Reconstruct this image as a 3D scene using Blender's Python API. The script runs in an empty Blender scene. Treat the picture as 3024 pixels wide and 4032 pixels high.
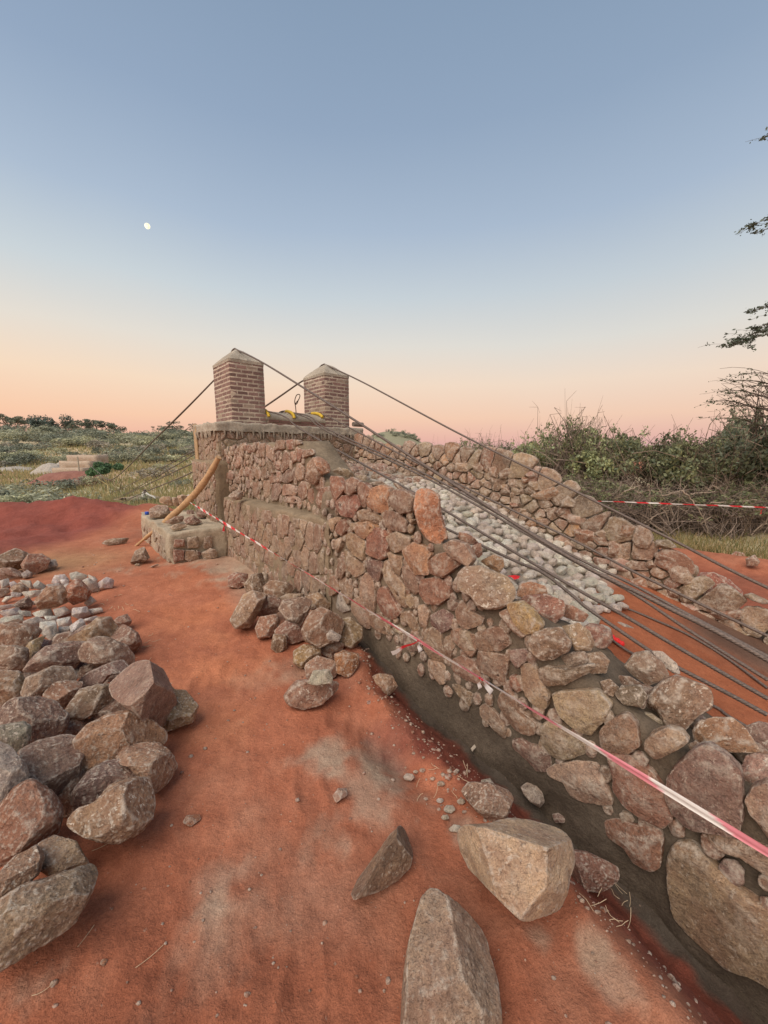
import bpy, math, random
import numpy as np
from mathutils import Vector

# ------------------------------------------------------------------ camera, world, light
SC = bpy.context.scene
COL = SC.collection
PITCH = math.radians(9.0); CAM_H = 1.6; FPX = 1512.0
cam_data = bpy.data.cameras.new("camera")
cam_data.sensor_width = 36.0
cam_data.lens = 36.0 * FPX / 4032.0
cam_data.clip_start = 0.05; cam_data.clip_end = 3000
cam = bpy.data.objects.new("camera", cam_data); COL.objects.link(cam)
cam.location = (0, 0, CAM_H)
cam.rotation_euler = (math.radians(90) - PITCH, 0, 0)
SC.camera = cam

def lin(r, g, b):
    f = lambda c: (c / 255 / 12.92) if c / 255 <= 0.04045 else ((c / 255 + 0.055) / 1.055) ** 2.4
    return (f(r), f(g), f(b), 1.0)

world = bpy.data.worlds.new("World"); SC.world = world; world.use_nodes = True
wn = world.node_tree.nodes; wl = world.node_tree.links
for n in list(wn): wn.remove(n)
w_out = wn.new('ShaderNodeOutputWorld')
w_tc = wn.new('ShaderNodeTexCoord')
w_sep = wn.new('ShaderNodeSeparateXYZ'); wl.new(w_tc.outputs['Generated'], w_sep.inputs[0])
w_n = wn.new('ShaderNodeTexNoise'); w_n.inputs['Scale'].default_value = 2.2; w_n.inputs['Detail'].default_value = 4; wl.new(w_tc.outputs['Generated'], w_n.inputs['Vector'])
w_m = wn.new('ShaderNodeMath'); w_m.operation = 'MULTIPLY_ADD'; wl.new(w_n.outputs[0], w_m.inputs[0]); w_m.inputs[1].default_value = .035; w_m.inputs[2].default_value = -.0175
w_z = wn.new('ShaderNodeMath'); w_z.operation = 'ADD'; wl.new(w_m.outputs[0], w_z.inputs[0]); wl.new(w_sep.outputs['Z'], w_z.inputs[1])
def sky_ramp(stops):
    cr = wn.new('ShaderNodeValToRGB'); wl.new(w_z.outputs[0], cr.inputs[0])
    el = cr.color_ramp.elements
    while len(el) > 1: el.remove(el[-1])
    for i, (deg, c) in enumerate(stops):
        p = max(0.0, math.sin(math.radians(deg)))
        e = el[0] if i == 0 else el.new(p)
        e.position = p; e.color = lin(*c)
    return cr
ramp_l = sky_ramp([(0, (218, 163, 153)), (1.6, (232, 177, 158)), (4.5, (241, 196, 166)), (9, (239, 212, 186)), (14, (223, 215, 204)), (20, (197, 206, 211)), (27, (168, 184, 203)), (36, (144, 163, 188)), (46, (131, 151, 176)), (75, (118, 139, 168))])
ramp_r = sky_ramp([(0, (207, 165, 166)), (1.6, (220, 175, 166)), (4.5, (231, 194, 173)), (9, (230, 208, 190)), (14, (213, 210, 204)), (20, (189, 198, 205)), (27, (162, 178, 198)), (36, (140, 159, 183)), (46, (127, 148, 173)), (75, (114, 135, 164))])
w_mr = wn.new('ShaderNodeMapRange'); w_mr.inputs[1].default_value = -0.7; w_mr.inputs[2].default_value = 0.5
wl.new(w_sep.outputs['X'], w_mr.inputs[0])
w_mix = wn.new('ShaderNodeMixRGB'); wl.new(w_mr.outputs[0], w_mix.inputs[0])
wl.new(ramp_l.outputs[0], w_mix.inputs[1]); wl.new(ramp_r.outputs[0], w_mix.inputs[2])
w_bg = wn.new('ShaderNodeBackground'); wl.new(w_mix.outputs[0], w_bg.inputs[0]); w_bg.inputs[1].default_value = 0.79
SUN_EL, SUN_AZ = math.radians(50), math.radians(215)     # azimuth clockwise from +Y: behind and left of the camera
w_sky = wn.new('ShaderNodeTexSky'); w_sky.sky_type = 'NISHITA'; w_sky.sun_disc = False
w_sky.sun_elevation = math.radians(3); w_sky.sun_rotation = SUN_AZ
w_bg2 = wn.new('ShaderNodeBackground'); wl.new(w_sky.outputs[0], w_bg2.inputs[0]); w_bg2.inputs[1].default_value = 0.01
w_add = wn.new('ShaderNodeAddShader'); wl.new(w_bg.outputs[0], w_add.inputs[0]); wl.new(w_bg2.outputs[0], w_add.inputs[1])
wl.new(w_add.outputs[0], w_out.inputs[0])

sun_d = bpy.data.lights.new("sun", 'SUN'); sun_d.energy = 2.6; sun_d.angle = math.radians(60); sun_d.color = (1.0, 0.86, 0.74)
sun = bpy.data.objects.new("sun", sun_d); COL.objects.link(sun)
sdir = Vector((math.sin(SUN_AZ) * math.cos(SUN_EL), math.cos(SUN_AZ) * math.cos(SUN_EL), math.sin(SUN_EL)))
sun.rotation_euler = sdir.to_track_quat('Z', 'Y').to_euler()
SC.view_settings.view_transform = 'Standard'; SC.view_settings.look = 'None'
SC.view_settings.exposure = 0.42; SC.view_settings.gamma = 1.0

# ------------------------------------------------------------------ geometry of the picture
DV = np.array([.65, -.76, 0.0]); NV = np.array([.76, .65, 0.0]); CAMP = np.array([0, 0, CAM_H])
def ray(px, py):
    a = (px - 1512) / FPX; b = (2016 - py) / FPX
    return np.array([a, math.cos(PITCH) + b * math.sin(PITCH), -math.sin(PITCH) + b * math.cos(PITCH)])
def pw(px, py, w):                    # photo point on the upright plane at offset w from the camera
    r = ray(px, py); return CAMP + r * (w / (r @ NV))
def pz(px, py, z):
    r = ray(px, py); return CAMP + r * ((z - CAM_H) / r[2])
def P(s, w, z): 
    v = s * DV + w * NV; v = v.copy(); v[2] = z; return v
def s_of(p): return float(np.dot(p, DV))
def proj(p):
    x, y, z = p[..., 0], p[..., 1], p[..., 2] - CAM_H
    f = y * math.cos(PITCH) - z * math.sin(PITCH); u = y * math.sin(PITCH) + z * math.cos(PITCH)
    return 1512 + FPX * x / f, 2016 - FPX * u / f

# ------------------------------------------------------------------ noise
_rs = np.random.RandomState(7); _TB = _rs.rand(4096)
def _h(i, j, k, s): return _TB[(i * 374761 + j * 668265 + k * 224682 + s * 9973) & 4095]
def vnoise(p, seed=0):
    p = np.asarray(p, float); f = np.floor(p); q = p - f; q = q * q * (3 - 2 * q); f = f.astype(np.int64)
    i, j, k = f[..., 0], f[..., 1], f[..., 2]; u, v, w = q[..., 0], q[..., 1], q[..., 2]
    r = 0
    for a in (0, 1):
        for b in (0, 1):
            for c in (0, 1):
                r = r + _h(i + a, j + b, k + c, seed) * (u if a else 1 - u) * (v if b else 1 - v) * (w if c else 1 - w)
    return r * 2 - 1
def fbm(p, o=4, seed=0, g=.5):
    a, s, t = 1.0, 0, 0
    for n in range(o):
        s = s + a * vnoise(p * (2.03 ** n) + n * 17.3, seed + n); t += a; a *= g
    return s / t
def sst(a, b, x):
    t = np.clip((x - a) / (b - a), 0, 1); return t * t * (3 - 2 * t)

# ------------------------------------------------------------------ mesh helpers
def mesh_obj(name, V, Fs, mat, parent=None, cols=None, smooth=True, loc=None):
    """V (n,3); Fs list of int arrays, each (m,3) or (m,4); cols (n,3) point colours"""
    V = np.asarray(V, np.float32)
    if loc is not None: V = V - np.asarray(loc, np.float32)
    me = bpy.data.meshes.new(name)
    Fs = [np.asarray(f, np.int32) for f in Fs if len(f)]
    loops = np.concatenate([f.ravel() for f in Fs]); sizes = np.concatenate([np.full(len(f), f.shape[1]) for f in Fs])
    starts = np.concatenate([[0], np.cumsum(sizes)[:-1]])
    me.vertices.add(len(V)); me.vertices.foreach_set('co', V.ravel())
    me.loops.add(len(loops)); me.loops.foreach_set('vertex_index', loops.astype(np.int32))
    me.polygons.add(len(sizes)); me.polygons.foreach_set('loop_start', starts.astype(np.int32))
    me.polygons.foreach_set('loop_total', sizes.astype(np.int32))
    me.polygons.foreach_set('use_smooth', np.full(len(sizes), smooth))
    if cols is not None:
        c = np.ones((len(V), 4), np.float32); c[:, :3] = cols
        at = me.color_attributes.new('Col', 'FLOAT_COLOR', 'POINT'); at.data.foreach_set('color', c.ravel())
    me.update(calc_edges=True)
    me.materials.append(mat)
    o = bpy.data.objects.new(name, me); COL.objects.link(o)
    if loc is not None: o.location = [float(q) for q in loc]
    if parent is not None:
        o.parent = parent
        if loc is None: o.matrix_parent_inverse = parent.matrix_basis.inverted()
    return o
class Acc:
    def __init__(s): s.V = []; s.T = []; s.Q = []; s.C = []; s.n = 0
    def add(s, V, T=None, Q=None, c=(1, 1, 1)):
        V = np.asarray(V, float)
        s.V.append(V); c = np.asarray(c, float)
        s.C.append(np.broadcast_to(c, (len(V), 3)))
        if T is not None and len(T): s.T.append(np.asarray(T) + s.n)
        if Q is not None and len(Q): s.Q.append(np.asarray(Q) + s.n)
        s.n += len(V)
    def obj(s, name, mat, parent=None, smooth=True, loc=None):
        Fs = ([np.concatenate(s.T)] if s.T else []) + ([np.concatenate(s.Q)] if s.Q else [])
        return mesh_obj(name, np.concatenate(s.V), Fs, mat, parent, np.concatenate(s.C), smooth, loc)
def tag(o, label, cat, group=None, kind=None):
    if label: o['label'] = label
    if cat: o['category'] = cat
    if group: o['group'] = group
    if kind: o['kind'] = kind
    return o
def empty(name, loc, label, cat, group=None):
    o = bpy.data.objects.new(name, None); COL.objects.link(o); o.location = [float(v) for v in loc]; o.empty_display_size = .1
    return tag(o, label, cat, group)

_ico = {}
def ico(l):
    if l in _ico: return _ico[l]
    t = (1 + 5 ** .5) / 2
    v = [(-1, t, 0), (1, t, 0), (-1, -t, 0), (1, -t, 0), (0, -1, t), (0, 1, t), (0, -1, -t), (0, 1, -t), (t, 0, -1), (t, 0, 1), (-t, 0, -1), (-t, 0, 1)]
    v = [np.array(q) / np.linalg.norm(q) for q in v]
    f = [(0, 11, 5), (0, 5, 1), (0, 1, 7), (0, 7, 10), (0, 10, 11), (1, 5, 9), (5, 11, 4), (11, 10, 2), (10, 7, 6), (7, 1, 8), (3, 9, 4), (3, 4, 2), (3, 2, 6), (3, 6, 8), (3, 8, 9), (4, 9, 5), (2, 4, 11), (6, 2, 10), (8, 6, 7), (9, 8, 1)]
    for _ in range(l):
        cache = {}; nf = []
        def mid(a, b):
            k = (min(a, b), max(a, b))
            if k not in cache:
                m = v[a] + v[b]; v.append(m / np.linalg.norm(m)); cache[k] = len(v) - 1
            return cache[k]
        for a, b, c in f:
            x, y, z = mid(a, b), mid(b, c), mid(c, a); nf += [(a, x, z), (b, y, x), (c, z, y), (x, y, z)]
        f = nf
    _ico[l] = (np.array(v), np.array(f)); return _ico[l]

def radial(poly2, n=96, smooth=1):
    """outline (k,2) around its centroid -> radius at n angles"""
    th = np.linspace(0, 2 * np.pi, n, endpoint=False); out = np.zeros(n)
    A = poly2; B = np.roll(poly2, -1, 0)
    for i, t in enumerate(th):
        d = np.array([math.cos(t), math.sin(t)]); e = B - A
        den = d[0] * e[:, 1] - d[1] * e[:, 0]; den = np.where(abs(den) < 1e-9, 1e-9, den)
        r = (A[:, 0] * e[:, 1] - A[:, 1] * e[:, 0]) / den
        u = (A[:, 0] * d[1] - A[:, 1] * d[0]) / den
        ok = (u >= -1e-6) & (u <= 1 + 1e-6) & (r > 0)
        out[i] = r[ok].max() if ok.any() else 0.01
    for _ in range(smooth): out = (np.roll(out, 1) + 2 * out + np.roll(out, -1)) / 4
    return out
def centroid(p):
    x, y = p[:, 0], p[:, 1]; x1, y1 = np.roll(x, -1), np.roll(y, -1); c = x * y1 - x1 * y; a = c.sum() / 2
    return p.mean(0) if abs(a) < 1e-9 else np.array([((x + x1) * c).sum() / (6 * a), ((y + y1) * c).sum() / (6 * a)])

def solid(P3, n, T, lvl=3, rough=.05, facets=5, seed=0, Tb=None, flat=.8, box=.72, planes=()):
    """rounded, chipped stone whose outline in the plane (P3, normal n) is the polygon P3; T its half depth towards n"""
    rng = np.random.RandomState(seed)
    n = n / np.linalg.norm(n); up = np.array([0, 0, 1.]) if abs(n[2]) < .95 else np.array([0, 1., 0])
    U = np.cross(up, n); U /= np.linalg.norm(U); W = np.cross(n, U)
    o = P3.mean(0); p2 = np.stack([(P3 - o) @ U, (P3 - o) @ W], 1); c = centroid(p2); p2 = p2 - c; ctr = o + c[0] * U + c[1] * W
    R = radial(p2); d, F = ico(lvl)
    th = np.arctan2(d[:, 1], d[:, 0]) % (2 * np.pi); k = th / (2 * np.pi) * len(R); i0 = k.astype(int) % len(R); fr = k - np.floor(k)
    r = R[i0] * (1 - fr) + R[(i0 + 1) % len(R)] * fr
    rho = np.sqrt(d[:, 0] ** 2 + d[:, 1] ** 2)
    f = rho ** box
    size = R.mean()
    x = np.cos(th) * r * f; y = np.sin(th) * r * f
    Tn = np.where(d[:, 2] > 0, T, Tb if Tb is not None else T)
    z = np.sign(d[:, 2]) * np.abs(d[:, 2]) ** flat * Tn
    p = np.stack([x, y, z], 1)
    for _ in range(facets):                               # broken faces on the side turned to n
        a = rng.uniform(0, 2 * np.pi); tl = rng.uniform(.25, 1.05)
        m = np.array([math.cos(a) * math.sin(tl) / size, math.sin(a) * math.sin(tl) / size, math.cos(tl) / max(T, 1e-3)])
        ml = np.linalg.norm(m); e = (p @ m) / ml; top = np.percentile(e, 99.5); lim = top * rng.uniform(.66, .9)
        p = p - np.outer(np.maximum(0, e - lim), m / ml) * .92
    for ux, uy, uz, k_ in planes:
        m = np.array([ux / size, uy / size, uz / max(T, 1e-3)]); ml = np.linalg.norm(m); e = (p @ m) / ml; lim = np.percentile(e, 99.5) * k_
        p = p - np.outer(np.maximum(0, e - lim), m / ml) * .96
    sc = 2.2 / size
    nz = fbm(p * sc + rng.rand(3) * 50, 4, seed % 97)
    nz2 = fbm(p * sc * 4.3 + rng.rand(3) * 50, 3, seed % 89); nz2 = nz2 + .8 * (np.abs(fbm(p * sc * 2.1 + rng.rand(3) * 50, 3, seed % 83)) - .2)
    l = np.linalg.norm(p, axis=1, keepdims=True) + 1e-6
    p = p + p / l * (size * (rough * nz + rough * .45 * nz2))[:, None]
    V = ctr + p[:, :1] * U + p[:, 1:2] * W + p[:, 2:] * n
    return V, F, size, ctr

# ------------------------------------------------------------------ materials
def mat_base(name, rough=.9):
    m = bpy.data.materials.new(name); m.use_nodes = True; nt = m.node_tree
    b = nt.nodes['Principled BSDF']; b.inputs['Roughness'].default_value = rough
    b.inputs['Specular IOR Level'].default_value = .25
    return m, nt, b
def N_(nt, t, **kw):
    n = nt.nodes.new(t)
    for k, v in kw.items(): setattr(n, k, v)
    return n
def noise_n(nt, scale, detail=4, rough=.6, vec=None):
    n = N_(nt, 'ShaderNodeTexNoise'); n.inputs['Scale'].default_value = scale; n.inputs['Detail'].default_value = detail; n.inputs['Roughness'].default_value = rough
    if vec is not None: nt.links.new(vec, n.inputs['Vector'])
    return n.outputs[0]
def ramp_n(nt, src, stops):
    r = N_(nt, 'ShaderNodeValToRGB'); nt.links.new(src, r.inputs[0]); el = r.color_ramp.elements
    el[0].position, el[0].color = stops[0][0], (*stops[0][1], 1) if len(stops[0][1]) == 3 else stops[0][1]
    el[1].position, el[1].color = stops[-1][0], (*stops[-1][1], 1)
    for p_, c_ in stops[1:-1]:
        e = el.new(p_); e.color = (*c_, 1)
    return r.outputs[0]
def mixc(nt, fac, a, b, mode='MIX'):
    m = N_(nt, 'ShaderNodeMixRGB', blend_type=mode)
    for i, v in ((0, fac), (1, a), (2, b)):
        if hasattr(v, 'is_output'): nt.links.new(v, m.inputs[i])
        elif i == 0: m.inputs[0].default_value = v
        else: m.inputs[i].default_value = (*v, 1)
    return m.outputs[0]
def bump(nt, b, hs, prev=None):
    for src, st, dist in hs:
        bp = N_(nt, 'ShaderNodeBump'); bp.inputs['Strength'].default_value = st; bp.inputs['Distance'].default_value = dist
        nt.links.new(src, bp.inputs['Height'])
        if prev: nt.links.new(prev, bp.inputs['Normal'])
        prev = bp.outputs[0]
    nt.links.new(prev, b.inputs['Normal'])
def wpos(nt):
    g = N_(nt, 'ShaderNodeNewGeometry'); return g.outputs['Position']
def colattr(nt):
    a = N_(nt, 'ShaderNodeVertexColor'); a.layer_name = 'Col'; return a.outputs[0]

def make_rock_mat(name, chip=.5, grain=1.0, layer=False, redd=.42):
    m, nt, b = mat_base(name, .88); w = wpos(nt); c = colattr(nt)
    big = noise_n(nt, 5, 4, .6, w); mid = noise_n(nt, 22, 5, .65, w); fine = noise_n(nt, 160, 4, .7, w)
    c = mixc(nt, 1.0, c, ramp_n(nt, big, [(.3, (.72, .66, .62)), (.5, (1, 1, 1)), (.72, (1.22, 1.2, 1.1))]), 'MULTIPLY')
    c = mixc(nt, 1.0, c, ramp_n(nt, mid, [(.3, (.68, .66, .66)), (.5, (1, 1, 1)), (.7, (1.3, 1.28, 1.22))]), 'MULTIPLY')
    c = mixc(nt, 1.0, c, ramp_n(nt, fine, [(.32, (.62, .62, .62)), (.5, (1, 1, 1)), (.7, (1.4, 1.38, 1.34))]), 'MULTIPLY')
    c = mixc(nt, mixc(nt, redd, (0, 0, 0), ramp_n(nt, noise_n(nt, 3.2, 4, .6, w), [(.42, (0, 0, 0)), (.62, (1, 1, 1))])), c, (.36, .185, .12))
    lic = ramp_n(nt, noise_n(nt, 11, 5, .7, w), [(.56, (0, 0, 0)), (.68, (1, 1, 1))])
    c = mixc(nt, mixc(nt, .45, (0, 0, 0), lic), c, (.36, .28, .21))
    mpc = N_(nt, 'ShaderNodeMapping'); mpc.inputs['Rotation'].default_value = (.5, .3, .8); mpc.inputs['Scale'].default_value = (1, 2.2, 1); nt.links.new(w, mpc.inputs[0])
    ch = ramp_n(nt, noise_n(nt, 34, 5, .66, mpc.outputs[0]), [(.585, (0, 0, 0)), (.635, (1, 1, 1))])
    oi = N_(nt, 'ShaderNodeObjectInfo'); rmul = N_(nt, 'ShaderNodeMath', operation='MULTIPLY_ADD'); nt.links.new(oi.outputs['Random'], rmul.inputs[0]); rmul.inputs[1].default_value = chip * 1.1; rmul.inputs[2].default_value = chip * .3
    cf = mixc(nt, rmul.outputs[0], (0, 0, 0), ch)
    c = mixc(nt, cf, c, (.70, .60, .48))
    pit = ramp_n(nt, noise_n(nt, 55, 3, .6, w), [(.33, (1, 1, 1)), (.40, (0, 0, 0))])
    c = mixc(nt, mixc(nt, .5, (0, 0, 0), pit), c, (.09, .06, .045))
    gm = N_(nt, 'ShaderNodeNewGeometry'); pt_ = ramp_n(nt, gm.outputs['Pointiness'], [(.5, (0, 0, 0)), (.522, (1, 1, 1))])
    pn = mixc(nt, 1.0, pt_, ramp_n(nt, noise_n(nt, 30, 4, .7, w), [(.4, (0, 0, 0)), (.6, (1, 1, 1))]), 'MULTIPLY')
    c = mixc(nt, mixc(nt, .75, (0, 0, 0), pn), c, (.60, .51, .41))
    nt.links.new(c, b.inputs['Base Color'])
    hs = [(noise_n(nt, 9, 6, .7, w), .7, .06 * grain), (mid, .8, .03 * grain), (noise_n(nt, 70, 5, .7, w), .8, .012 * grain), (fine, .7, .005)]
    if layer:
        mp = N_(nt, 'ShaderNodeMapping'); mp.inputs['Rotation'].default_value = (.3, .5, .4); mp.inputs['Scale'].default_value = (4, 4, 60); nt.links.new(w, mp.inputs[0])
        hs.append((noise_n(nt, 1, 4, .6, mp.outputs[0]), .5, .012))
    bump(nt, b, hs)
    return m
M_ROCK = make_rock_mat('brown_field_stone', .75)
M_PALE = make_rock_mat('pale_crushed_stone', .12, redd=.10)
M_WALLSTONE = make_rock_mat('mortared_wall_stone', .55)

def make_mortar(name):
    m, nt, b = mat_base(name, .95); w = wpos(nt); c = colattr(nt)
    a = noise_n(nt, 3, 5, .6, w); f = noise_n(nt, 120, 4, .7, w); md = noise_n(nt, 25, 5, .65, w)
    c = mixc(nt, 1, c, ramp_n(nt, a, [(.3, (.75, .73, .7)), (.7, (1.2, 1.18, 1.15))]), 'MULTIPLY')
    c = mixc(nt, 1, c, ramp_n(nt, md, [(.3, (.8, .78, .76)), (.7, (1.18, 1.18, 1.16))]), 'MULTIPLY')
    c = mixc(nt, 1, c, ramp_n(nt, f, [(.3, (.72, .72, .72)), (.7, (1.25, 1.25, 1.25))]), 'MULTIPLY')
    nt.links.new(c, b.inputs['Base Color'])
    bump(nt, b, [(md, .6, .02), (noise_n(nt, 60, 5, .7, w), .5, .008), (f, .5, .003)])
    return m
M_MORTAR = make_mortar('cement_mortar')

def make_ground():
    m, nt, b = mat_base('earth', .95); w = wpos(nt); c = colattr(nt)
    a = noise_n(nt, 1.6, 6, .62, w); md = noise_n(nt, 9, 6, .68, w); f = noise_n(nt, 230, 3, .7, w); g2 = noise_n(nt, 60, 5, .7, w)
    c = mixc(nt, 1, c, ramp_n(nt, a, [(.3, (.82, .76, .74)), (.5, (1, 1, 1)), (.7, (1.15, 1.2, 1.22))]), 'MULTIPLY')
    c = mixc(nt, 1, c, ramp_n(nt, md, [(.3, (.85, .8, .78)), (.7, (1.12, 1.14, 1.15))]), 'MULTIPLY')
    c = mixc(nt, 1, c, ramp_n(nt, g2, [(.3, (.86, .84, .82)), (.7, (1.12, 1.12, 1.12))]), 'MULTIPLY')
    c = mixc(nt, 1, c, ramp_n(nt, f, [(.28, (.7, .68, .66)), (.72, (1.28, 1.28, 1.28))]), 'MULTIPLY')
    sp = ramp_n(nt, noise_n(nt, 55, 3, .5, w), [(.70, (0, 0, 0)), (.74, (1, 1, 1))])
    c = mixc(nt, mixc(nt, .45, (0, 0, 0), sp), c, (.42, .28, .2))
    nt.links.new(c, b.inputs['Base Color'])
    bump(nt, b, [(md, .5, .05), (g2, .55, .015), (f, .55, .004)])
    return m
M_GROUND = make_ground()

def simple(name, col, rough=.7, metal=0, nscale=40, amp=.25, bmp=.004):
    m, nt, b = mat_base(name, rough); w = wpos(nt); b.inputs['Metallic'].default_value = metal
    n = noise_n(nt, nscale, 5, .65, w)
    c = mixc(nt, 1, col, ramp_n(nt, n, [(.3, (1 - amp,) * 3), (.7, (1 + amp,) * 3)]), 'MULTIPLY')
    nt.links.new(c, b.inputs['Base Color']); bump(nt, b, [(n, .5, bmp)]); return m
def attr_mat(name, rough=.7, trans=0.0, amp=.2, nscale=60):
    m, nt, b = mat_base(name, rough); c = colattr(nt); n = noise_n(nt, nscale, 4, .65, wpos(nt))
    c = mixc(nt, 1, c, ramp_n(nt, n, [(.3, (1 - amp,) * 3), (.7, (1 + amp,) * 3)]), 'MULTIPLY')
    nt.links.new(c, b.inputs['Base Color'])
    if trans:
        t = N_(nt, 'ShaderNodeBsdfTranslucent'); nt.links.new(c, t.inputs[0]); mx = N_(nt, 'ShaderNodeMixShader'); mx.inputs[0].default_value = trans
        nt.links.new(b.outputs[0], mx.inputs[1]); nt.links.new(t.outputs[0], mx.inputs[2]); nt.links.new(mx.outputs[0], nt.nodes['Material Output'].inputs[0])
    return m
M_WIRE = simple('rusty_wire_rope', (.16, .125, .105), .6, .35, 90, .4, .002)
M_LEAF = attr_mat('foliage', .6, .25, .15, 8)
M_BARK = attr_mat('bark', .9, 0, .3, 30)
M_BRICK = attr_mat('fired_brick', .9, 0, .22, 35)
M_TAPE = attr_mat('barrier_tape', .45, .15, .06, 30)
M_WOOD = attr_mat('bare_wood', .8, 0, .25, 25)
M_PIPE = simple('yellow_plastic', (.62, .42, .04), .5, 0, 30, .15, .001)
M_BLUE = simple('blue_plastic', (.03, .08, .4), .4, 0, 30, .1, .001)
M_RED = simple('red_tape_wrap', (.75, .03, .03), .5, 0, 60, .25, .004)
M_STEEL = simple('rusty_steel', (.08, .05, .035), .7, .3, 60, .3, .001)
M_RAG = simple('white_rag', (.65, .62, .55), .9, 0, 40, .2, .004)
# ------------------------------------------------------------------ terrain
WE_S = [-3.6, -2.6, -2.2, -1.87, -1.3, -.6, 0, .5, 1.5]; WE_W = [1.98, 1.85, 1.74, 1.56, 1.5, 1.40, 1.27, 1.2, 1.15]
TD_S = [-3.4, -2.6, -2.2, -1.8, -1, -.2, .3, 1]; TD_D = [0, .04, .14, .26, .38, .5, .66, .75]
_fr = np.random.RandomState(3); FOOT = [(_fr.uniform(-1.9, .9), _fr.uniform(.8, 5.0), _fr.uniform(-.5, .5)) for _ in range(34)]
IN_S = [-6.4, -5, -4, -3.4, -2.9, -2.3, -1.6, -1.1, -.7, -.3, 0, .8]; IN_Z = [1.42, 1.28, 1.1, .97, .86, .62, .36, .24, .12, .0, -.08, -.2]
def terrain(X, Y, detail=True):
    X = np.asarray(X, float); Y = np.asarray(Y, float)
    s = X * .65 - Y * .76; w = X * .76 + Y * .65; pt = np.stack([X, Y, np.zeros_like(X)], -1)
    dd = Y - (9.6 + np.maximum(0, X + 3) * 1.2)
    dd = np.where(Y > 0, dd, -1)
    az = -X / np.maximum(Y, .5)
    gain = sst(.12, .3, az) * (1 + .55 * (np.clip(az, 0, 1.5) - .55))
    prof = np.interp(dd, [-.1, 0, 2.5, 10, 25, 50, 80, 120, 150, 190, 290, 900], [0, 0, -1.3, -2.2, -2.3, -1.1, 1.7, 5.4, 7.3, 7.8, 5, 3])
    z = np.where(prof > -1.5, np.where(dd > 12, -1.5 + (prof + 1.5) * gain, prof), prof)
    z = z + np.where(dd > 5, fbm(pt * .06, 4, 3) * 1.1 * sst(5, 40, dd), 0)
    r2 = ((X - 1.5) / 26) ** 2 + ((Y - 300) / 40) ** 2
    z = z + 17.5 * np.exp(-r2 * .9) + 4 * np.exp(-(((X - 22) / 16) ** 2 + ((Y - 300) / 30) ** 2))
    z = z + .34 * np.exp(-((Y - 8.8) / .8) ** 2) * (1 - sst(-5.2, -3.8, X)) * (1 - .3 * np.sin(X * 1.1)) * (1 + .35 * fbm(pt * 2.2, 4, 77))
    z = z + .06 * sst(-4, -5.5, s) * (1 - sst(1.9, 2.1, w)) * (dd < 0)
    ins = sst(2.1, 2.3, w) * (1 - sst(4.55, 4.8, w)) * sst(-6.7, -6.4, s) * (1 - sst(.8, 1.4, s))
    z = z * (1 - ins) + np.interp(s, IN_S, IN_Z) * ins
    we = np.interp(s, WE_S, WE_W); td = np.interp(s, TD_S, TD_D)
    z = z - td * sst(we - .12, np.maximum(we + .2, 1.84), w + .07 * fbm(pt * 6, 4, 12)) * (1 - sst(2.2, 2.35, w)) * (s > -3.6)
    z = z - .13 * np.exp(-(((s + 1.35) / .35) ** 2 + ((w - 1.30) / .16) ** 2))
    z = z + .13 * np.exp(-((w - 7.2) / .35) ** 2) * sst(-3.5, -2.5, s)
    z = z + .16 * fbm(pt * 2.4, 5, 78) * sst(-5.0, -6.2, X) * (Y > 3) * (dd < .5)
    trm = sst(we + .0, we + .25, w) * (1 - sst(2.2, 2.35, w)) * (s > -3.4)
    z = z + trm * (.035 * fbm(pt * 6, 4, 81) + .03 * np.abs(fbm(pt * 14, 4, 82)))
    z = z + .06 * np.exp(-((w - we + .12) / .09) ** 2) * (s > -2.6) * (s < 2) * (.3 + np.clip(fbm(pt * 5, 4, 83) + .3, 0, 1.2))
    if detail:
        for fx, fy, fa in FOOT:
            m_ = (np.abs(X - fx) < .4) & (np.abs(Y - fy) < .4)
            if m_.any():
                u = (X[m_] - fx) * math.cos(fa) + (Y[m_] - fy) * math.sin(fa); v = -(X[m_] - fx) * math.sin(fa) + (Y[m_] - fy) * math.cos(fa); q_ = (u / .05) ** 2 + (v / .13) ** 2; z[m_] -= .009 * np.exp(-q_ ** 1.6) - .006 * np.exp(-((np.sqrt(q_) - 1.35) / .25) ** 2)
        nr = 1 - sst(8, 14, np.hypot(X, Y))
        z = z + nr * (1 - .5 * ins) * (.03 * fbm(pt * 1.7, 4, 21) + .016 * fbm(pt * 7, 4, 22) + .008 * fbm(pt * 26, 3, 23))
    return z
def tz(x, y): return float(terrain(np.array([x]), np.array([y]))[0])
def pground(px, py, dz=0.0):
    z = 0.0
    for _ in range(6):
        p = pz(px, py, z + dz); z = .5 * z + .5 * tz(p[0], p[1])
    return p

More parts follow.
